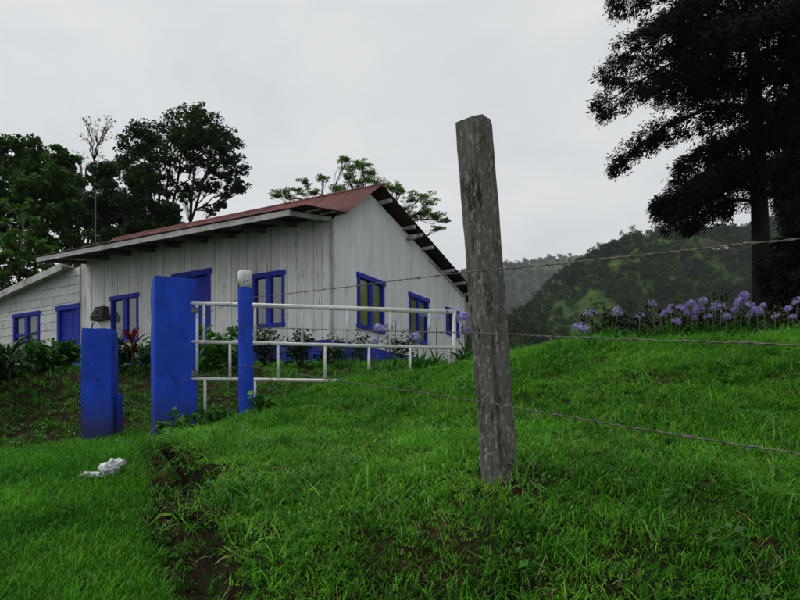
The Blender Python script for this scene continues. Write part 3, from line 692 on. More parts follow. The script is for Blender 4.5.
def wire(zbig, zblue, pil, y_r, label):
    # right end, big post, blue post, pillar
    def zr(): return y_r
    t_ = (zbig - EYE + .18) / 1.71; xb = .485 - .126 * t_
    A = Vector((e0.x - .075, e0.y - .04, zr())); B_ = Vector((xb - .08, 3.3 - .075, zbig)); C_ = Vector((-1.70 - .04, 7.5 - .085, zblue)); Dd = pil
    pts = []
    for (a, b, sag, n) in ((A, B_, .012, 24), (B_, C_, .006, 44), (C_, Dd, .01, 12)):
        for i in range(n + (1 if b is Dd else 0)):
            t = i / n; p = a.lerp(b, t); p.z -= sag * 4 * t * (1 - t); pts.append(p + Vector((0, 0, random.uniform(-.002, .002))))
    o = tag(empty('barbed_wire', A), label, 'wire')
    m = MB()
    for ph in (0, math.pi):
        tw = []
        for i in range(len(pts) - 1):
            for k in range(4):
                p = pts[i].lerp(pts[i+1], k / 4); s = ((i * 4 + k)) * 1.57 + ph
                tw.append(p + Vector((.6, .5, 0)) * .0022 * math.cos(s) + Vector((0, 0, 1)) * .0022 * math.sin(s) - A)
        m.tube(tw, .0017, 5)
    m.build('strand', M_wire, o, True)
    mb = MB(); acc = 0
    for i in range(len(pts) - 1):
        acc += (pts[i+1] - pts[i]).length
        if acc > .115:
            acc = 0; p = pts[i] - A; t = (pts[i+1] - pts[i]).normalized(); u = t.orthogonal().normalized(); u.rotate(Matrix.Rotation(random.uniform(0, 6.28), 3, t)); v_ = t.cross(u)
            mb.tube([p - t * .006, p + t * .006], .0045, 6)
            for q, sh in ((u + v_ * .3, .004), (v_ - u * .2, -.004)):
                mb.tube([p + t * sh - q * .014, p + t * sh + q * .014], .0013, 4)
    tag(mb.build('barbs', M_wire, o), kind='stuff')
pf = lambda px, py: P(px, py, 7.69) + Vector((0, -.0, 0))
fall = 2.55 / 1.48 * .225
wire(EYE + .79, EYE + 1.52, pf(174, 326), EYE + .79 - fall, 'topmost strand of barbed wire on the leaning timber post')
wire(EYE + .50, EYE + 1.215, pf(174.5, 355), EYE + .50 - fall, 'middle strand of barbed wire on the leaning timber post')
wire(EYE + .175, EYE + .80, pf(174, 383), EYE + .175 - fall * .9, 'lowest strand of barbed wire close over the grass')

gate = tag(empty('pipe_gate', (-2.34, 7.80, EYE), .175), 'white painted steel pipe gate of three rails with staggered uprights', 'gate')
GL = 3.05
gz = [1.545, 1.105, .68]
def gx(px): r = (px - 400) / FPX; return (r * 7.80 + 2.34) / (math.cos(.175) - r * math.sin(.175))
def pipe(name, a, b, r): MB().tube([a, b], r, 10).build(name, M_pipe, gate, True)
pipe('rail', (-.06, 0, gz[0]), (GL + .024, 0, gz[0]), .027)
pipe('rail', (-.06, 0, gz[1]), (GL, 0, gz[1]), .021)
pipe('rail', (-.06, 0, gz[2]), (GL, 0, gz[2]), .021)
for px in (204, 255, 302, 347, 390, 429): pipe('upright', (gx(px), 0, gz[1]), (gx(px), 0, gz[0]), .017)
for px in (230, 278, 325, 369, 410): pipe('upright', (gx(px), 0, gz[2]), (gx(px), 0, gz[1]), .017)
for px in (205, 255): pipe('upright', (gx(px), 0, .25), (gx(px), 0, gz[2]), .017)
for zz in (gz[0] - .08, gz[2] + .06):
    MB().box((-.05, -.03, zz - .03), (.03, .03, zz + .03)).build('hinge', M_wire, gate)
pipe('upright', (.012, 0, gz[2] - .02), (.012, 0, gz[0]), .017)
pipe('upright', (GL, 0, .5), (GL, 0, gz[0]), .027)
gb = gate.matrix_world
bpy.context.view_layer.update(); e = gate.matrix_world @ Vector((GL + .06, .12, 0))
blk = tag(empty('concrete_block', (e.x, e.y, tz(e.x, e.y))), 'whitewashed concrete block at the free end of the pipe gate', 'block')
MB().box((-.09, -.08, -.15), (.09, .08, P(0, 347, e.y).z - tz(e.x, e.y))).build('body', M_trim, blk, bevel=.015)

# ------------------------------------------------------------------ trees behind the house
def gp(px, d): x = (px - 400) / FPX * d; return (x, d, tz(x, d))
t1 = [(185,121,20),(210,126,20),(165,131,18),(143,141,16),(126,150,13),(228,146,16),(236,166,11),(243,187,7),(205,146,17),(180,146,17),(152,158,14),(226,192,6),(212,209,6),(195,165,13),(222,205,5),(237,188,6),(200,186,7),(218,170,10),(172,168,10),(198,112,9),(186,200,6),(132,166,12),(152,178,12),(168,190,10),(190,188,9),(208,182,9),(118,168,10),(232,178,8),(220,155,12),(190,135,16)]
tree('broadleaf_tree', 'tall spreading tree with many thin trunks rising behind the roof', 'tree', gp(165, 36), [P(150,165,36), P(172,155,36.5), P(195,160,35.5), P(205,175,36), P(182,150,37), P(160,170,35)], pc(t1, 36, 2.2, 1.15), .19, 620, M_leafA, M_barkd, .24, 15, .75, aspect=.55)
t1b = [(118,188,20),(140,196,20),(155,212,18),(125,215,20),(103,205,14),(170,222,14),(145,178,12),(90,228,20),(150,235,18)]
tree('broadleaf_tree', 'dense dark bushy tree low behind the antenna', 'tree', gp(132, 31), [P(125,215,31), P(145,215,31)], pc(t1b, 31, 1.5, 1.15), .2, 1000, M_leafA, M_barkd, .16, 12, .9, aspect=.6)
t1c = [(60,185,20),(85,195,20),(100,180,12),(75,215,22),(110,220,22),(45,215,20),(140,228,20),(165,232,16),(20,190,22),(185,232,9)]
tree('broadleaf_tree', 'dark wall of foliage behind the bare tree', 'tree', gp(80, 40), [P(75,215,40), P(110,222,40)], pc(t1c, 40, 1.5, 1.15), .24, 900, M_leafA, M_barkd, .2, 11, .9, aspect=.6)
t2 = [(95,125,9),(88,140,8),(104,133,8),(80,155,8),(98,150,8),(110,122,6),(76,172,8),(92,168,8),(104,165,7),(86,122,6)]
tree('bare_tree', 'thin nearly leafless tree between the leafy trees', 'tree', gp(80, 33), [P(86,170,33), P(80,160,33), P(94,160,33.3)], pc(t2, 33, .8), .10, 26, M_leafA, M_bark, .13, 9, .9)
t3 = [(8,158,18),(30,152,15),(48,163,16),(12,188,20),(42,190,20),(66,182,16),(60,208,18),(22,215,20),(-15,170,22),(-20,205,22),(58,152,8),(70,160,9),(35,172,14),(-45,165,22),(-50,200,22),(5,236,20),(45,232,18)]
tree('broadleaf_tree', 'full leafy green tree left of the bare tree', 'tree', gp(25, 29), [P(20,200,29), P(45,200,29.3), P(-15,195,29)], pc(t3, 29, 1.6, 1.1), .2, 900, M_leafB, M_barkd, .2, 13, .85, aspect=.65)
t5 = [(6,205,9),(22,214,8),(4,222,8),(30,206,6),(24,235,9),(12,248,10),(36,222,7),(2,240,9)]
tree('sapling', 'pale green broad leaved sapling in front of the leafy tree', 'tree', gp(14, 25.5), [P(10,225,25.5), P(24,220,25.5)], pc(t5, 25.5, .7), .28, 120, M_leafC, M_barkg, .07, 6, .8, aspect=.75)
for i, (lst, d, lm, lab) in enumerate((([(20,250,16),(40,246,14),(8,262,16),(55,258,14),(30,265,14),(-15,260,18),(10,280,15),(32,278,12),(52,270,11),(-12,284,18),(70,262,9),(0,296,14)], 24, M_leafC, 'bright green bush beyond the lean-to roof'),
        ([(70,242,16),(90,248,16),(110,240,14),(80,262,14),(100,262,14),(58,270,12)], 27, M_leafA, 'dark bush between the lean-to and the main roof'),
        ([(-30,300,26),(-10,285,22),(-45,270,26)], 23, M_leafB, 'bush at the far end of the lean-to'))):
    tree('bush', lab, 'bush', gp(lst[0][0], d), [P(lst[0][0], lst[0][1] + 8, d)], pc(lst, d, .8), .2, 420, lm, M_barkd, .08, 7, .9, aspect=.6)
t6 = [(285,193,9),(276,195,6),(297,190,6),(306,182,6),(313,193,7),(322,178,6),(336,188,8),(344,160,7),(352,167,8),(362,165,8),(370,173,8),(349,176,6),(358,183,9),(376,182,8),(392,187,9),(397,192,7),(421,196,9),(428,203,8),(411,200,7),(405,210,7),(416,217,7),(435,215,8),(443,221,6),(436,228,6),(425,212,7),(330,200,9),(345,195,9),(400,222,6),(372,195,8)]
tree('feathery_tree', 'feathery layered tree spreading above the red roof ridge', 'tree', gp(380, 33), [P(360,215,33), P(395,222,33.2), P(325,210,32.8)], pc(t6, 33, 1.6, 1.35), .12, 760, M_leafF, M_bark, .11, 14, .3, aspect=.4, near=.2, twig=.008)

# cypresses on the right
def cypress(name, label, base, height, rad, z0, nb, seed, lean=0., dens=1., r0=.2, extra=(), pw=2.2):
    rs = random.Random(seed); root = tag(empty(name, base), label, 'tree'); tr = MB(); cs = []; ds = []; ss = []
    tp = [Vector((lean * (t ** 1.3) + .06 * math.sin(5 * t), .05 * math.cos(4 * t), height * t - .3 * (t == 0))) for t in np.linspace(0, 1, 14)]
    tr.tube(tp, [r0 * (1 - .92 * i / 13) for i in range(14)], 10)
    boughs = []
    for i in range(nb):
        t = (i + rs.random()) / nb; zz = z0 + (height * .97 - z0) * t ** 1.05
        env = rad * (1 - .8 * t ** pw) * rs.uniform(.6, 1.1) * (.74 + .26 * min(1, t * 4))
        boughs.append((i * 2.399 + rs.uniform(-.4, .4), zz, env, .52 * rs.uniform(.7, 1.15)))
    boughs += list(extra)
    for az, zz, env, dr in boughs:
        k = zz / height; p0 = Vector((lean * k ** 1.3, 0, zz)); d = Vector((math.cos(az), math.sin(az), 0)); pts = []
        for j in range(7):
            u = j / 6; pts.append(p0 + d * env * u + Vector((0, 0, env * (.30 * u - dr * u * u))) + Vector((rs.uniform(-1,1), rs.uniform(-1,1), rs.uniform(-1,1))) * .05 * u * env)
        tr.tube(pts, [.05 * (1 - .85 * j / 6) * (env / rad + .3) for j in range(7)], 5)
        for j in range(int(80 * dens * env / rad)):
            u = rs.uniform(.15, 1.02); a = u * 6; ia = min(5, int(a)); p = pts[ia].lerp(pts[ia+1], a - ia)
            lat = (d.cross(Vector((0,0,1))) * rs.uniform(-1, 1) * .46 * env * (1.15 - .8 * u)); p = p + lat + Vector((0, 0, rs.uniform(-.26, .08)))
            out = (d * .8 + lat.normalized() * .6 if lat.length > 1e-6 else d).normalized()
            cs.append(p); ds.append(out); ss.append(rs.uniform(.08, .17))
    tr.build('trunk', M_barkd, root, True)
    c = np.array(cs); d = np.array(ds); s = np.array(ss); n = len(c); Vs = []
    K = 36
    for k in range(K):
        off = rng.normal(0, .075, (n, 3)); st = c + off * [1, 1, .8]
        dir_ = d + rng.normal(0, .5, (n, 3)); dir_[:, 2] -= rng.uniform(.1, .9, n); dir_ /= np.linalg.norm(dir_, axis=1, keepdims=True)
        sd_ = np.cross(dir_, rand_unit(n)); sd_ /= np.linalg.norm(sd_, axis=1, keepdims=True); ln = (s * rng.uniform(.5, 1., n))[:, None]
        Vs.append(np.stack([st, st + dir_ * ln * .4 + sd_ * ln * .15, st + dir_ * ln, st + dir_ * ln * .45 - sd_ * ln * .15], 1))
    V = np.concatenate(Vs).reshape(-1, 3); link('crown', mesh_np('crown', V, np.arange(len(V)).reshape(-1, 4)), M_con, root)
    return root
cb = gp(764, 16)
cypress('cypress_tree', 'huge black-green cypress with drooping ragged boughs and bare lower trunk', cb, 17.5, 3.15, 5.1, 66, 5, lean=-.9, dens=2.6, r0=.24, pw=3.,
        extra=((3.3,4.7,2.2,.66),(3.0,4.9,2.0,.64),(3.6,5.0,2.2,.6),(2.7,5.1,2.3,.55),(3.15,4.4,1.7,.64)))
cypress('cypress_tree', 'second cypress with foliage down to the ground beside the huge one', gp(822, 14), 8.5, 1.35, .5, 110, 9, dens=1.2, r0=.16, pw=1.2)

# ------------------------------------------------------------------ shrubs and plants
def strap_plant(name, label, cat, base, n, ln, wd, lm, arch=.6, stem=0., group=None, parts=None, seg=7, up=1.):
    root = tag(empty(name, base), label, cat, group); vs = []; fs = []
    for i in range(n):
        az = random.uniform(0, 6.28); l = ln * random.uniform(.65, 1.1); el = random.uniform(.5, 1.45) * up; d = Vector((math.cos(az), math.sin(az), 0)); sd_ = Vector((-d.y, d.x, 0))
        p = Vector((0, 0, stem * random.uniform(.55, 1))); ang = min(1.5, el); k0 = len(vs)
        for j in range(seg + 1):
            t = j / seg; w_ = wd * (.35 + 1.9 * t * (1 - t) * 1.3) * (1 - t ** 4) * .75 + .001
            cup = Vector((0, 0, 1)) * w_ * .2
            vs += [p - sd_ * w_ + cup, p, p + sd_ * w_ + cup]; p = p + (d * math.cos(ang) + Vector((0, 0, math.sin(ang)))) * (l / seg); ang -= arch * 2.2 / seg * random.uniform(.6, 1.4)
        for j in range(seg):
            a = k0 + j * 3; fs += [(a, a+1, a+4, a+3), (a+1, a+2, a+5, a+4)]
    m = MB(); m.add(vs, fs); m.build('leaves', lm, root, True)
    if stem:
        m = MB(); m.tube([(0,0,-.1),(.01,0,stem*.5),(0,.01,stem)], [.02,.017,.012], 6); m.build('stem', M_bark, root, True)
    return root
def shrub(name, label, base, r, h, leaf, n, lm, aspect=.5, group=None, cat='shrub', stems=6, droop=.0):
    root = tag(empty(name, base), label, cat, group); tr = MB(); parts = []
    for i in range(stems):
        az = random.uniform(0, 6.28); rr = r * random.uniform(.2, .75); tip = Vector((math.cos(az) * rr, math.sin(az) * rr, h * random.uniform(.55, .9)))
        tr.tube(bend((0,0,-.1), tip, 3, .08), [.014,.011,.008,.004], 5)
        for j in range(6):
            c = Vector((0,0,0)).lerp(tip, random.uniform(.35, 1.05)) + Vector(rand_unit(1)[0]) * r * .3; c.z = max(c.z, .05)
            m = max(3, n // (stems * 6)); q = rand_unit(m) * rng.uniform(0, 1, (m, 1)) ** .5 * r * .34; parts.append(leaf_quads(np.array(c)[None] + q, leaf, aspect, .5, droop))
    tr.build('stems', M_bark, root); V, F = merge(parts); link('leaves', mesh_np('leaves', V, F), lm, root); return root
def gph(px, d): return gp(px, d)
for px, d, r, h, lf, n, lm, lab in ((212,11.6,.5,.75,.16,420,M_weed,'bright green broad leaved shrub behind the tall blue pillar'),
        (236,12.2,.4,.6,.13,300,M_weed,'smaller bright green shrub under the farmhouse door'),
        (270,12.4,.55,.8,.08,800,M_shrub,'dark tangled shrub under the front window behind the gate'),
        (300,12.6,.5,.62,.08,650,M_shrub,'dark shrub at the house corner behind the gate'),
        (330,12.6,.45,.5,.08,480,M_shrub,'low dark shrub just past the house corner'),
        (352,13.5,.42,.6,.07,480,M_shrub,'thin leafed dark shrub below the gable window with green curtains'),
        (398,14.5,.5,.7,.08,450,M_shrub,'low shrub along the gable wall between two windows'),
        (51,11.2,.34,.42,.13,260,M_shrub,'dark leafy shrub before the lean-to door'),
        (68,11.6,.35,.45,.14,260,M_weed,'low light green plant beside the short pillar'),
        (30,11.,.45,.4,.12,330,M_weed,'low green plants beneath the lean-to window'),
        (8,10.6,.45,.35,.12,330,M_shrub,'low bushy plant at the edge of the yard bank'),
        (120,11.2,.5,.55,.12,380,M_shrub,'leafy plant at the foot of the red leaved plant'),
        (140,11.6,.45,.5,.1,320,M_weed,'green bedding plant below the farmhouse window'),
        (158,11.4,.5,.6,.1,380,M_shrub,'dark bedding plant hidden beside the tall pillar')):
    shrub('garden_shrub', lab, gp(px, d), r, h, lf, n, lm)
strap_plant('red_cordyline', 'dark red strap leaved plant between the two blue pillars', 'plant', gp(132, 11.), 16, .42, .045, M_cord, .5, .55)
strap_plant('strap_leaf_plant', 'tall green plant with long arching leaves before the lean-to window', 'plant', gp(9, 10.2), 34, .85, .035, M_shrub, .75, .45)
strap_plant('strap_leaf_plant', 'smaller arching green plant at the picture edge of the yard', 'plant', gp(-14, 10.), 24, .8, .035, M_weed, .75, .4)
b = P(91, 322, 8.35); strap_plant('spiky_seedling', 'tiny dark spiky plant growing on top of the short blue pillar', 'plant', (b.x, b.y, P(0,327,8.15).z - .01), 5, .14, .012, M_shrub, .3, 0.)
for px, d, r, h, lab in ((186,7.25,.2,.26,'broad leaved weed at the foot of the tall blue pillar'), (205,7.2,.2,.28,'broad leaved weed between the tall pillar and the blue post'), (222,7.25,.18,.26,'broad leaved weed growing close to the blue post'),
        (172,7.2,.16,.2,'small weed touching the left foot of the tall pillar'), (262,7.2,.15,.2,'small weed just right of the blue post foot')):
    shrub('broad_weed', lab, gp(px, d), r, h, .085, 110, M_weed, .75, cat='weed', stems=5)

# agapanthus
def umbel(rad, n):
    vs, fs = [], []
    for i in range(n):
        u = Vector(rand_unit(1)[0]); u.z = abs(u.z) * 1.0 - .25; u.normalize(); s = rad * random.uniform(.75, 1.05); t = u.orthogonal().normalized(); t.rotate(Matrix.Rotation(random.uniform(0, 6.28), 3, u)); b = u.cross(t)
        c0 = u * s * .55; c1 = u * s; k = len(vs); vs.append(c0)
        for j in range(6):
            a = j * math.pi / 3; q = t * math.cos(a) + b * math.sin(a); vs.append(c1 + q * rad * .3)
            a += math.pi / 6; q = t * math.cos(a) + b * math.sin(a); vs.append(c1 * .93 + q * rad * .11)
        for j in range(6): fs.append((k, k + 1 + (2*j - 1) % 12, k + 1 + 2*j, k + 2 + 2*j))
    return vs, fs
UM = []
for i in range(4):
    v_, f_ = umbel(1, 52); me = bpy.data.meshes.new('flower_head'); me.from_pydata([tuple(q) for q in v_], [], f_); me.materials.append(M_purple); UM.append(me)
UMs = bpy.data.meshes.new('flower_head'); v_, f_ = umbel(1, 12); UMs.from_pydata([tuple(q) for q in v_], [], f_); UMs.materials.append(M_purple)
def agapanthus(px, py, d, rad, label, group, sparse=False):
    h = P(px, py, d); bx_, by_ = h.x + random.uniform(-.07, .07), h.y + random.uniform(-.05, .05); bz = tz(bx_, by_)
    root = tag(empty('agapanthus', (bx_, by_, bz)), label, 'flower', group); tip = h - Vector((bx_, by_, bz))
    m = MB(); m.tube(bend((0,0,-.05), tip, 4, .015), [.008,.007,.0065,.006,.005], 6); m.build('stem', M_stem, root, True)
    f = link('flower_head', UMs if sparse else random.choice(UM), None, root); f.location = tip; f.scale = (rad,) * 3; f.rotation_euler = (random.uniform(-.5,.5), random.uniform(-.5,.5), random.uniform(0,6)); f.scale = (rad * random.uniform(.85, 1.15), rad * random.uniform(.85, 1.15), rad * random.uniform(.75, 1.1))
    vs, fs = [], []
    for i in range(20):
        az = random.uniform(0, 6.28); dd = Vector((math.cos(az), math.sin(az), 0)); s_ = Vector((-dd.y, dd.x, 0)); p = Vector((0,0,0)); ang = random.uniform(.8, 1.4); k0 = len(vs); l = random.uniform(.34, .55)
        for j in range(6):
            w_ = .013 * (1 - (j / 5) ** 3) + .001; vs += [p - s_ * w_, p + s_ * w_]; p = p + (dd * math.cos(ang) + Vector((0,0,math.sin(ang)))) * l / 5; ang -= .32
        fs += [(k0+2*j, k0+2*j+1, k0+2*j+3, k0+2*j+2) for j in range(5)]
    MB().add(vs, fs).build('leaves', M_weed, root)
lab = 'purple agapanthus in full bloom along the grass crest under the cypress'; grp = 'agapanthus along the crest'
for px, py, r in ((617,312,.088),(667,312,.085),(682,309,.09),(691,304,.08),(698,310,.085),(703,301,.07),(741,302,.10),(744,296,.075),(757,312,.105),(798,302,.10),(676,322,.09),(727,317,.07),(793,317,.06),(708,317,.06),(735,310,.06),(662,316,.06),(671,306,.055),(687,314,.06),(695,318,.055),(750,306,.07),(763,306,.06),(749,316,.06),(713,309,.05),(788,309,.06)):
    agapanthus(px, py, random.uniform(8.0, 8.6), r * random.uniform(.68, .92), lab, grp)
agapanthus(581, 329, 7.8, .095, 'lone purple agapanthus low in the grass, nearest the leaning post on the crest', None)
for px, py in ((586,313),(593,313),(722,308),(653,304),(775,316),(640,316),(715,304)):
    agapanthus(px, py, random.uniform(8.2, 8.8), .06, 'sparse half-open purple agapanthus among the crest flowers', 'half-open agapanthus on the crest', True)
for px, py, r in ((379,329,.075),(389,327,.06),(415,338,.085),(424,314,.08),(374,342,.055),(417,336,.05)):
    agapanthus(px, py, random.uniform(8.8, 9.2), r, 'purple agapanthus behind the free half of the pipe gate', 'agapanthus behind the gate')
for px, py, r in ((463,319,.09),(464,331,.08)): agapanthus(px, py, 8.3, r, 'purple agapanthus between the gate end and the leaning timber post', 'agapanthus by the gate end')
for px, py in ((396,320),(437,318)): agapanthus(px, py, 8.9, .05, 'faded agapanthus seed head standing above the gate rail', 'seed heads at the gate', True)
# dark dying plants along the crest
for i, (px, d) in enumerate(((600,9.2),(630,9.4),(655,9.3),(680,9.2),(705,9.1),(730,9.2),(745,9.0),(760,9.1),(775,9.3),(790,9.2),(820,9.2),(668,9.0),(692,9.0),(615,9.0))):
    shrub('crest_shrub', 'low dark brown-green shrub behind the agapanthus row', gp(px, d), .42, random.uniform(.5, .75), .07, 620, M_crest, .4, 'low shrubs behind the flowers')

# ------------------------------------------------------------------ litter
def bag(name, label, cat, base, r, seed, sx=(1,1,1), mt=None):
    import bmesh
    bm = bmesh.new(); bmesh.ops.create_icosphere(bm, subdivisions=4, radius=1)
    for v_ in bm.verts:
        p = v_.co.copy(); q = .85 + .4 * mnoise.fractal(p * 1.4 + Vector((seed,0,0)), 1, 2, 3) + .42 * abs(mnoise.noise(p * 2.6 + Vector((0,seed,0)))) + .2 * abs(mnoise.noise(p * 6 + Vector((0,0,seed))))
        v_.co = Vector((p.x * sx[0], p.y * sx[1], p.z * sx[2])) * q * r
    me = bpy.data.meshes.new(name); bm.to_mesh(me); bm.free()
    for p in me.polygons: p.use_smooth = True
    o = link(name, me, mt); o.location = base; tag(o, label, cat); return o
M_bag = mat('crumpled_white_plastic', (.50,.51,.54), (.68,.69,.72), 9, .35, .5, .4, 20, translu=.15, bdist=.02)
p = Q(110, 477, 6.2); zz = tz(p[0], p[1])
o = bag('plastic_bag', 'crumpled white plastic bag lying on the lawn below the pillars', 'bag', (p[0], p[1], zz + .085), .10, 2, (1.25,.8,.72), M_bag); o.rotation_euler = (0, R(-24), .2)
p = Q(93, 484, 6.1); o = bag('plastic_scrap', 'flat torn scrap of white plastic left of the crumpled bag', 'litter', (p[0], p[1], tz(p[0], p[1]) + .05), .08, 5, (1.3,.7,.35), M_bag)
p = Q(6, 461, 7.2); bag('paper_scrap', 'tiny white paper scrap at the edge of the dirt', 'litter', (p[0], p[1], tz(p[0], p[1]) + .03), .045, 9, (1.5,.8,.4), M_bag)

# ------------------------------------------------------------------ far things: farm buildings and single trees on the hill
M_zinc = mat('zinc_roof', (.35,.37,.38), (.48,.5,.5), .5, .5)
for px, py, w_, lab in ((715,250,3.2,'white roofed farm shed on the brown hillside field'), (725,248,2.,'smaller pale hut beside the white roofed farm shed')):
    h = hit(px, py, hill); r_ = tag(empty('farm_shed', h, .4), lab, 'shed')
    MB().box((-w_/2, -1.2, -2), (w_/2, 1.2, .9)).build('wall', M_trim, r_)
    m = MB(); m.add([(-w_/2-.2,-1.4,.8),(w_/2+.2,-1.4,.8),(w_/2+.2,0,1.5),(-w_/2-.2,0,1.5),(w_/2+.2,1.4,.8),(-w_/2-.2,1.4,.8)],[(0,1,2,3),(3,2,4,5)]); m.build('roof', M_zinc, r_)
def fartree(h, hh, kind):
    root = empty('distant_tree', h); m = MB(); m.tube([(0,0,-1),(0,0,hh*.7)], [hh*.03, hh*.012], 6); m.build('trunk', M_barkd, root)
    parts = []
    for i in range(9):
        t = i / 8; c = np.array([random.uniform(-1,1)*hh*.14, random.uniform(-1,1)*hh*.14, hh*(.35+.6*t)]); r_ = hh * (.20 if kind else .13) * (1.1 - .6 * t)
        q = rand_unit(60) * rng.uniform(0,1,(60,1))**.5 * r_; parts.append(leaf_quads(c[None] + q, hh * .075, .7))
    V, F = merge(parts); link('crown', mesh_np('crown', V, F), M_leafA, root); return root
for px, d, hh, k in ((613,402,11,0),(622,408,13,0),(631,412,12,0),(604,398,9,1),(645,418,9,1),(655,420,8,1)):
    x_ = (px - 400) / FPX * d; tag(fartree((x_, d, float(hill(np.array([x_]), np.array([float(d)]))[0])), hh, k), 'lone tree standing out on the hill skyline beside the cypress', 'tree', 'skyline trees')
for px, py, hh in ((567,291,11),(575,287,12),(684,282,13),(703,283,14)):
    h = hit(px, py, hill); tag(fartree(h, hh, 1), 'dark tree standing alone in a green hillside clearing', 'tree', 'trees in the clearings')

# ------------------------------------------------------------------ scattered stuff: forest and grass (geometry nodes)
def scatter(name, emitter, coll, dens, smin, smax, tilt, seed, mult=1., hgt=None):
    o = link(name, emitter); ng = bpy.data.node_groups.new(name, 'GeometryNodeTree')
    ng.interface.new_socket('Geometry', in_out='INPUT', socket_type='NodeSocketGeometry'); ng.interface.new_socket('Geometry', in_out='OUTPUT', socket_type='NodeSocketGeometry')
    N = ng.nodes.new; K = ng.links.new; i = N('NodeGroupInput'); u = N('NodeGroupOutput')
    ds = N('GeometryNodeDistributePointsOnFaces'); ds.inputs['Seed'].default_value = seed
    na = N('GeometryNodeInputNamedAttribute'); na.data_type = 'FLOAT'; na.inputs['Name'].default_value = dens
    mu = N('ShaderNodeMath'); mu.operation = 'MULTIPLY'; mu.inputs[1].default_value = mult; K(na.outputs['Attribute'], mu.inputs[0]); K(mu.outputs[0], ds.inputs['Density'])
    K(i.outputs[0], ds.inputs['Mesh'])
    ci = N('GeometryNodeCollectionInfo'); ci.inputs['Collection'].default_value = coll; ci.inputs['Separate Children'].default_value = True; ci.inputs['Reset Children'].default_value = True
    ip = N('GeometryNodeInstanceOnPoints'); ip.inputs['Pick Instance'].default_value = True
    rr = N('FunctionNodeRandomValue'); rr.data_type = 'FLOAT_VECTOR'; rr.inputs[0].default_value = (-tilt, -tilt, 0); rr.inputs[1].default_value = (tilt, tilt, 6.283)
    rs = N('FunctionNodeRandomValue'); rs.data_type = 'FLOAT'; rs.inputs[2].default_value = smin; rs.inputs[3].default_value = smax; rs.inputs['Seed'].default_value = 5
    sc = rs.outputs[1]
    if hgt:
        nh = N('GeometryNodeInputNamedAttribute'); nh.data_type = 'FLOAT'; nh.inputs['Name'].default_value = hgt
        m2 = N('ShaderNodeMath'); m2.operation = 'MULTIPLY'; K(sc, m2.inputs[0]); K(nh.outputs['Attribute'], m2.inputs[1]); sc = m2.outputs[0]
    K(ds.outputs['Points'], ip.inputs['Points']); K(ci.outputs[0], ip.inputs['Instance']); K(rr.outputs[0], ip.inputs['Rotation']); K(sc, ip.inputs['Scale']); K(ip.outputs[0], u.inputs[0])
    md = o.modifiers.new('scatter', 'NODES'); md.node_group = ng
    return o
def proto_coll(name, meshes):
    c = bpy.data.collections.new(name)
    for i, me in enumerate(meshes):
        c.objects.link(bpy.data.objects.new('%s_%d' % (name, i), me))
    return c
def canopy(hh, wd, n, mt, ls):
    parts = []
    for i in range(7):
        c = np.array([random.uniform(-1,1)*wd*.3, random.uniform(-1,1)*wd*.3, hh*random.uniform(.3,.85)])
        q = rand_unit(n) * rng.uniform(0,1,(n,1))**.5 * wd*.33; q[:,2] *= .8; parts.append(leaf_quads(c[None]+q, ls, .8, .8))
    V, F = merge(parts); me = mesh_np('canopy', V, F); me.materials.append(mt); return me
M_f1 = mat('forest_leaves_dark', (.014,.036,.008), (.026,.058,.012), .05, .9, .0, coord='World', island=.4)
M_f2 = mat('forest_leaves_mid', (.030,.068,.012), (.052,.105,.018), .05, .9, .0, coord='World', island=.4)
M_f3 = mat('forest_leaves_yellow', (.040,.072,.014), (.065,.11,.022), .05, .9, .0, coord='World', island=.4)
fc = proto_coll('forest_tree', [canopy(7,6,34,M_f1,1.0), canopy(5,6,34,M_f2,1.0), canopy(9,6,36,M_f1,1.05), canopy(4,5,30,M_f2,.9), canopy(3,7,34,M_f3,.9), canopy(8,4,30,M_f3,.9)])
ge = gh.copy(); ge.materials.clear()
set_attr(ge, 'dens', treed)
tag(scatter('hillside_woodland', ge, fc, 'dens', .18, .95, .05, 3, .12), 'patchy woodland and hedges covering the hillside across the valley', 'woodland', kind='stuff')
ge = gf.copy(); ge.materials.clear(); set_attr(ge, 'dens', np.clip(.7 + nf * 1.5, .1, 1))
tag(scatter('far_woodland', ge, fc, 'dens', .9, 1.9, .05, 4, .010), 'hazy distant forest on the far ridge', 'forest', kind='stuff')

def tuft(n, hmin, hmax, wd, spread, lean, mt, seg=4, curl=1.0):
    vs, fs = [], []
    for i in range(n):
        az = random.uniform(0, 6.28); a0 = random.uniform(0, 6.28); p = Vector((math.cos(a0), math.sin(a0), 0)) * spread * random.random() ** .6
        h = random.uniform(hmin, hmax); ang = math.pi/2 - abs(random.gauss(0, lean)); d = Vector((math.cos(az), math.sin(az), 0)); s_ = Vector((-d.y, d.x, 0)); s_ = (s_ + d * random.uniform(-.5, .5)).normalized(); k0 = len(vs); p.z = -.012
        cv = random.uniform(.3, 1.5) * curl
        for j in range(seg):
            t = j / seg; w_ = wd * (1 - .75 * t * t); vs += [p - s_ * w_, p + s_ * w_]; p = p + (d * math.cos(ang) + Vector((0,0,math.sin(ang)))) * (h / seg); ang -= cv / seg
        vs.append(p); fs += [(k0+2*j, k0+2*j+1, k0+2*j+3, k0+2*j+2) for j in range(seg-1)]; fs.append((k0+2*seg-2, k0+2*seg-1, k0+2*seg))
    me = bpy.data.meshes.new('tuft'); me.from_pydata([tuple(q) for q in vs], [], fs); me.materials.append(mt)
    for p_ in me.polygons: p_.use_smooth = True
    return me
def rosette(n, ls, mt):
    c = rand_unit(n) * [.05,.05,.03] + [0,0,.05]; V, F = leaf_quads(c, ls, .6, 1.2, .2); me = mesh_np('rosette', V, F); me.materials.append(mt); return me
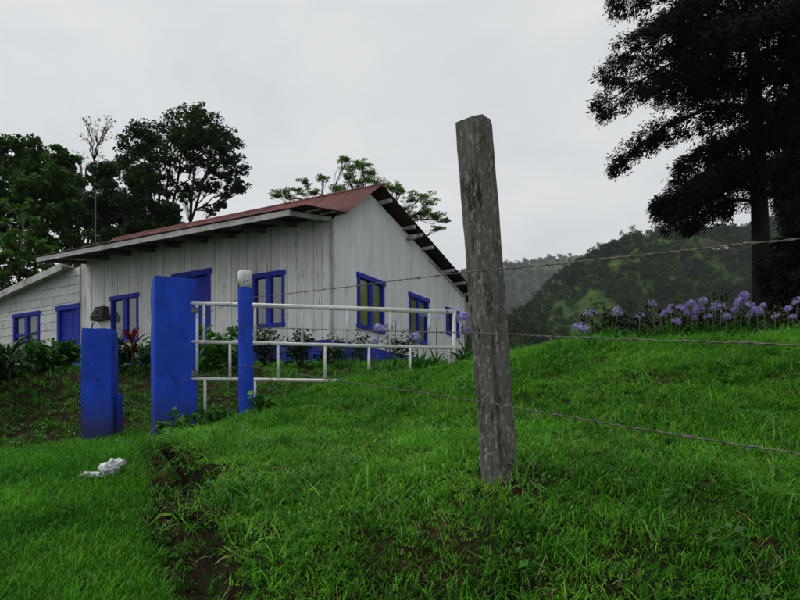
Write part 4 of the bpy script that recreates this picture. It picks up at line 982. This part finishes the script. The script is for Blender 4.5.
c_grass = proto_coll('grass_tuft', [tuft(16,.06,.15,.0028,.05,.6,M_grass,curl=1.6), tuft(18,.05,.12,.003,.055,.8,M_grass,curl=1.4), tuft(13,.08,.18,.0026,.05,.8,M_grass,curl=2.2), tuft(20,.04,.09,.0032,.06,.9,M_grass), tuft(14,.05,.13,.003,.05,.9,M_gr2,curl=2.), tuft(14,.05,.11,.0036,.06,.9,M_gr2,curl=1.5)])
c_tuss = proto_coll('tussock', [tuft(30,.09,.20,.0034,.045,.75,M_tuss,5,2.), tuft(24,.08,.18,.0036,.05,.9,M_tuss,5,1.8), tuft(34,.07,.15,.003,.06,.8,M_tuss,5,1.6)])
c_hang = proto_coll('hanging_tuft', [tuft(22,.12,.26,.0028,.05,1.0,M_grass,6,3.2), tuft(18,.12,.30,.0028,.05,1.1,M_grass,6,3.), tuft(12,.12,.26,.0026,.05,1.2,M_gr2,6,3.)])
c_lawn = proto_coll('lawn_tuft', [tuft(18,.04,.09,.0028,.055,.55,M_lawn), tuft(16,.05,.12,.0028,.05,.5,M_lawn), tuft(20,.03,.07,.003,.06,.7,M_lawn)])
c_straw = proto_coll('straw_tuft', [tuft(7,.05,.12,.0014,.08,1.5,M_straw,4,1.), tuft(6,.07,.16,.0014,.09,1.45,M_straw,4,1.5), tuft(3,.07,.16,.0013,.05,1.2,M_straw,5,1.2), tuft(2,.08,.2,.0014,.05,1.1,M_straw,5,1.8), tuft(4,.05,.11,.0014,.06,1.3,M_straw)])
c_weed = proto_coll('weed', [rosette(14,.03,M_weed), rosette(18,.024,M_weed), rosette(10,.042,M_weed)])
def emitter(x0, x1, y0, y1, st):
    me = grid_mesh('emitter', np.arange(x0, x1, st), np.arange(y0, y1, st), terrain, True); Xg, Yg = np.meshgrid(np.arange(x0, x1, st), np.arange(y0, y1, st)); return me, np.stack([Xg.ravel(), Yg.ravel(), 0 * Xg.ravel()], -1)
em, v = emitter(-7.5, 9.5, 1.0, 10.2, .075)
X, Y = v[:, 0], v[:, 1]
e = np.interp(Y, EY, EX); side = np.clip((X - e) / .1 + .3, 0, 1)
nrm = np.empty(len(em.vertices) * 3, np.float32); em.vertices.foreach_get('normal', nrm); steep = np.clip((nrm.reshape(-1, 3)[:, 2] - .45) / .25, 0, 1)
steep = np.where(np.abs(X - e) < .6, steep, 1)          # no turf on the bare earth face
cut = cutmask(X, Y); cutn = np.clip(1.25 + .6 * noise_v(X * 2.2 + 3, Y * 2.2 + 8), .1, 1)
nb = noise_v(X * .9, Y * .9 + 20); nb2 = noise_v(X * 2.6 + 7, Y * 2.6)
nb3 = noise_v(X * 1.7 + 31, Y * 1.7 + 5); bare = np.clip((nb * .6 + nb2 * 1.1 - .42) * 3.5, 0, 1)
def blob(x, y, r): return np.exp(-(((X - x) ** 2 + (Y - y) ** 2) / r ** 2))
foot = np.clip(blob(.52, 3.25, .2) * 1.0 + blob(.85, 2.45, .2) * .5 + blob(.3, 2.75, .2) * .4, 0, 1)
yardcut = np.clip((Y - 8.1) / .5, 0, 1) * (X < -1.2)           # dirt bank behind the pillars
vis = (np.abs(X) < .66 * Y + 1.3)
near_dark = np.where(Y < 2.75, np.clip(.95 + .6 * noise_v(X * 3 + 2, Y * 3 + 17), .65, 1), 1)
dens_m = steep * near_dark * vis * side * (1 - .96 * cut * cutn) * (1 - .8 * bare) * (1 - .8 * foot) * (1 - .93 * yardcut)
dens_l = steep * vis * (1 - side) * (1 - .45 * bare) * (1 - .95 * cut * cutn) * (1 - .92 * yardcut) * np.where((Y > 7.5), .55, 1)
hm = (.72 + .5 * nb2) * (1 + .15 * np.clip((Y - 5) / 2, 0, 1)) * (.9 + .3 * nb)
set_attr(em, 'dm', dens_m); set_attr(em, 'dl', dens_l); set_attr(em, 'dh', steep * vis * np.exp(-((X - e - .2) / .08) ** 2) * (Y < 7.5) * np.clip(.7 + 1.2 * nb2, .1, 1.4)); set_attr(em, 'dt', steep * vis * side * (1 - .85 * cut) * (1 - yardcut) * np.clip(.35 + 1.6 * nb3, 0.05, 1.6)); set_attr(em, 'hm', np.clip(hm, .45, 1.3)); set_attr(em, 'ds', (.4 + .6 * steep) * np.clip(side * (1 - .8 * cut) * (.35 + bare * .9 + foot * 1.2) + (1 - side) * .18 + cut * .12, 0, 2) * (1 - .6 * yardcut)); set_attr(em, 'dw', (.5 + .5 * steep) * vis * np.clip(.07 + cut * .4 + bare * .3 + yardcut * .5, 0, 2))
tag(scatter('grass', em, c_grass, 'dm', .6, 1.25, .35, 1, 1050, 'hm'), 'long tangled green grass covering the bank below the post', 'grass', kind='stuff')
tag(scatter('tussock_grass', em.copy(), c_tuss, 'dt', .6, 1.3, .35, 15, 42), 'taller bright tussocks of grass on the bank', 'grass', kind='stuff')
tag(scatter('overhanging_grass', em.copy(), c_hang, 'dh', .6, 1.1, .9, 25, 120), 'long grass hanging over the lip of the cut bank', 'grass', kind='stuff')
tag(scatter('lawn', em.copy(), c_lawn, 'dl', .6, 1.5, .3, 2, 1250), 'short green lawn in the lane below the bank', 'grass', kind='stuff')
tag(scatter('dry_grass', em.copy(), c_straw, 'ds', .6, 1.2, .5, 6, 120), 'dry straw stalks scattered through the grass', 'dry grass', kind='stuff')
tag(scatter('ground_weeds', em.copy(), c_weed, 'dw', .6, 1.4, .4, 8, 90), 'small leafy weeds on the dirt cut and between the grass', 'weeds', kind='stuff')
em2 = grid_mesh('emitter', np.arange(-16, 14, .3), np.arange(10.1, 30, .3), terrain); v = verts(em2)
hx = np.array([house.matrix_world.inverted() @ Vector(p) for p in v])
inside = (hx[:, 0] < .1) & (hx[:, 0] > -14) & (hx[:, 1] > -.1) & (hx[:, 1] < 7.2)
set_attr(em2, 'd', np.where(inside, 0, .9) * np.where((v[:, 1] < 13.5) & (v[:, 0] < 1), .22, 1))
tag(scatter('yard_grass', em2, c_lawn, 'd', 1., 1.9, .25, 11, 160), 'grass of the yard around the farmhouse', 'grass', kind='stuff')

# ------------------------------------------------------------------ haze over the valley
M_haze = bpy.data.materials.new('haze'); M_haze.use_nodes = True; t = M_haze.node_tree; t.nodes.remove(t.nodes['Principled BSDF'])
pv = t.nodes.new('ShaderNodeVolumePrincipled'); pv.inputs['Color'].default_value = (.86,.92,1,1); pv.inputs['Density'].default_value = .00015; pv.inputs['Anisotropy'].default_value = .2
t.links.new(pv.outputs[0], t.nodes['Material Output'].inputs['Volume'])
zlo = min(float(verts(g)[:, 2].min()), float(verts(gh)[:, 2].min()), float(verts(gf)[:, 2].min())) - 1
zhi = max(float(verts(gh)[:, 2].max()), float(verts(gf)[:, 2].max())) + 25
tag(MB().box((-1420, -75, zlo), (2120, 2320, zhi)).build('haze', M_haze), 'thin pale haze over the valley', 'haze', kind='stuff')
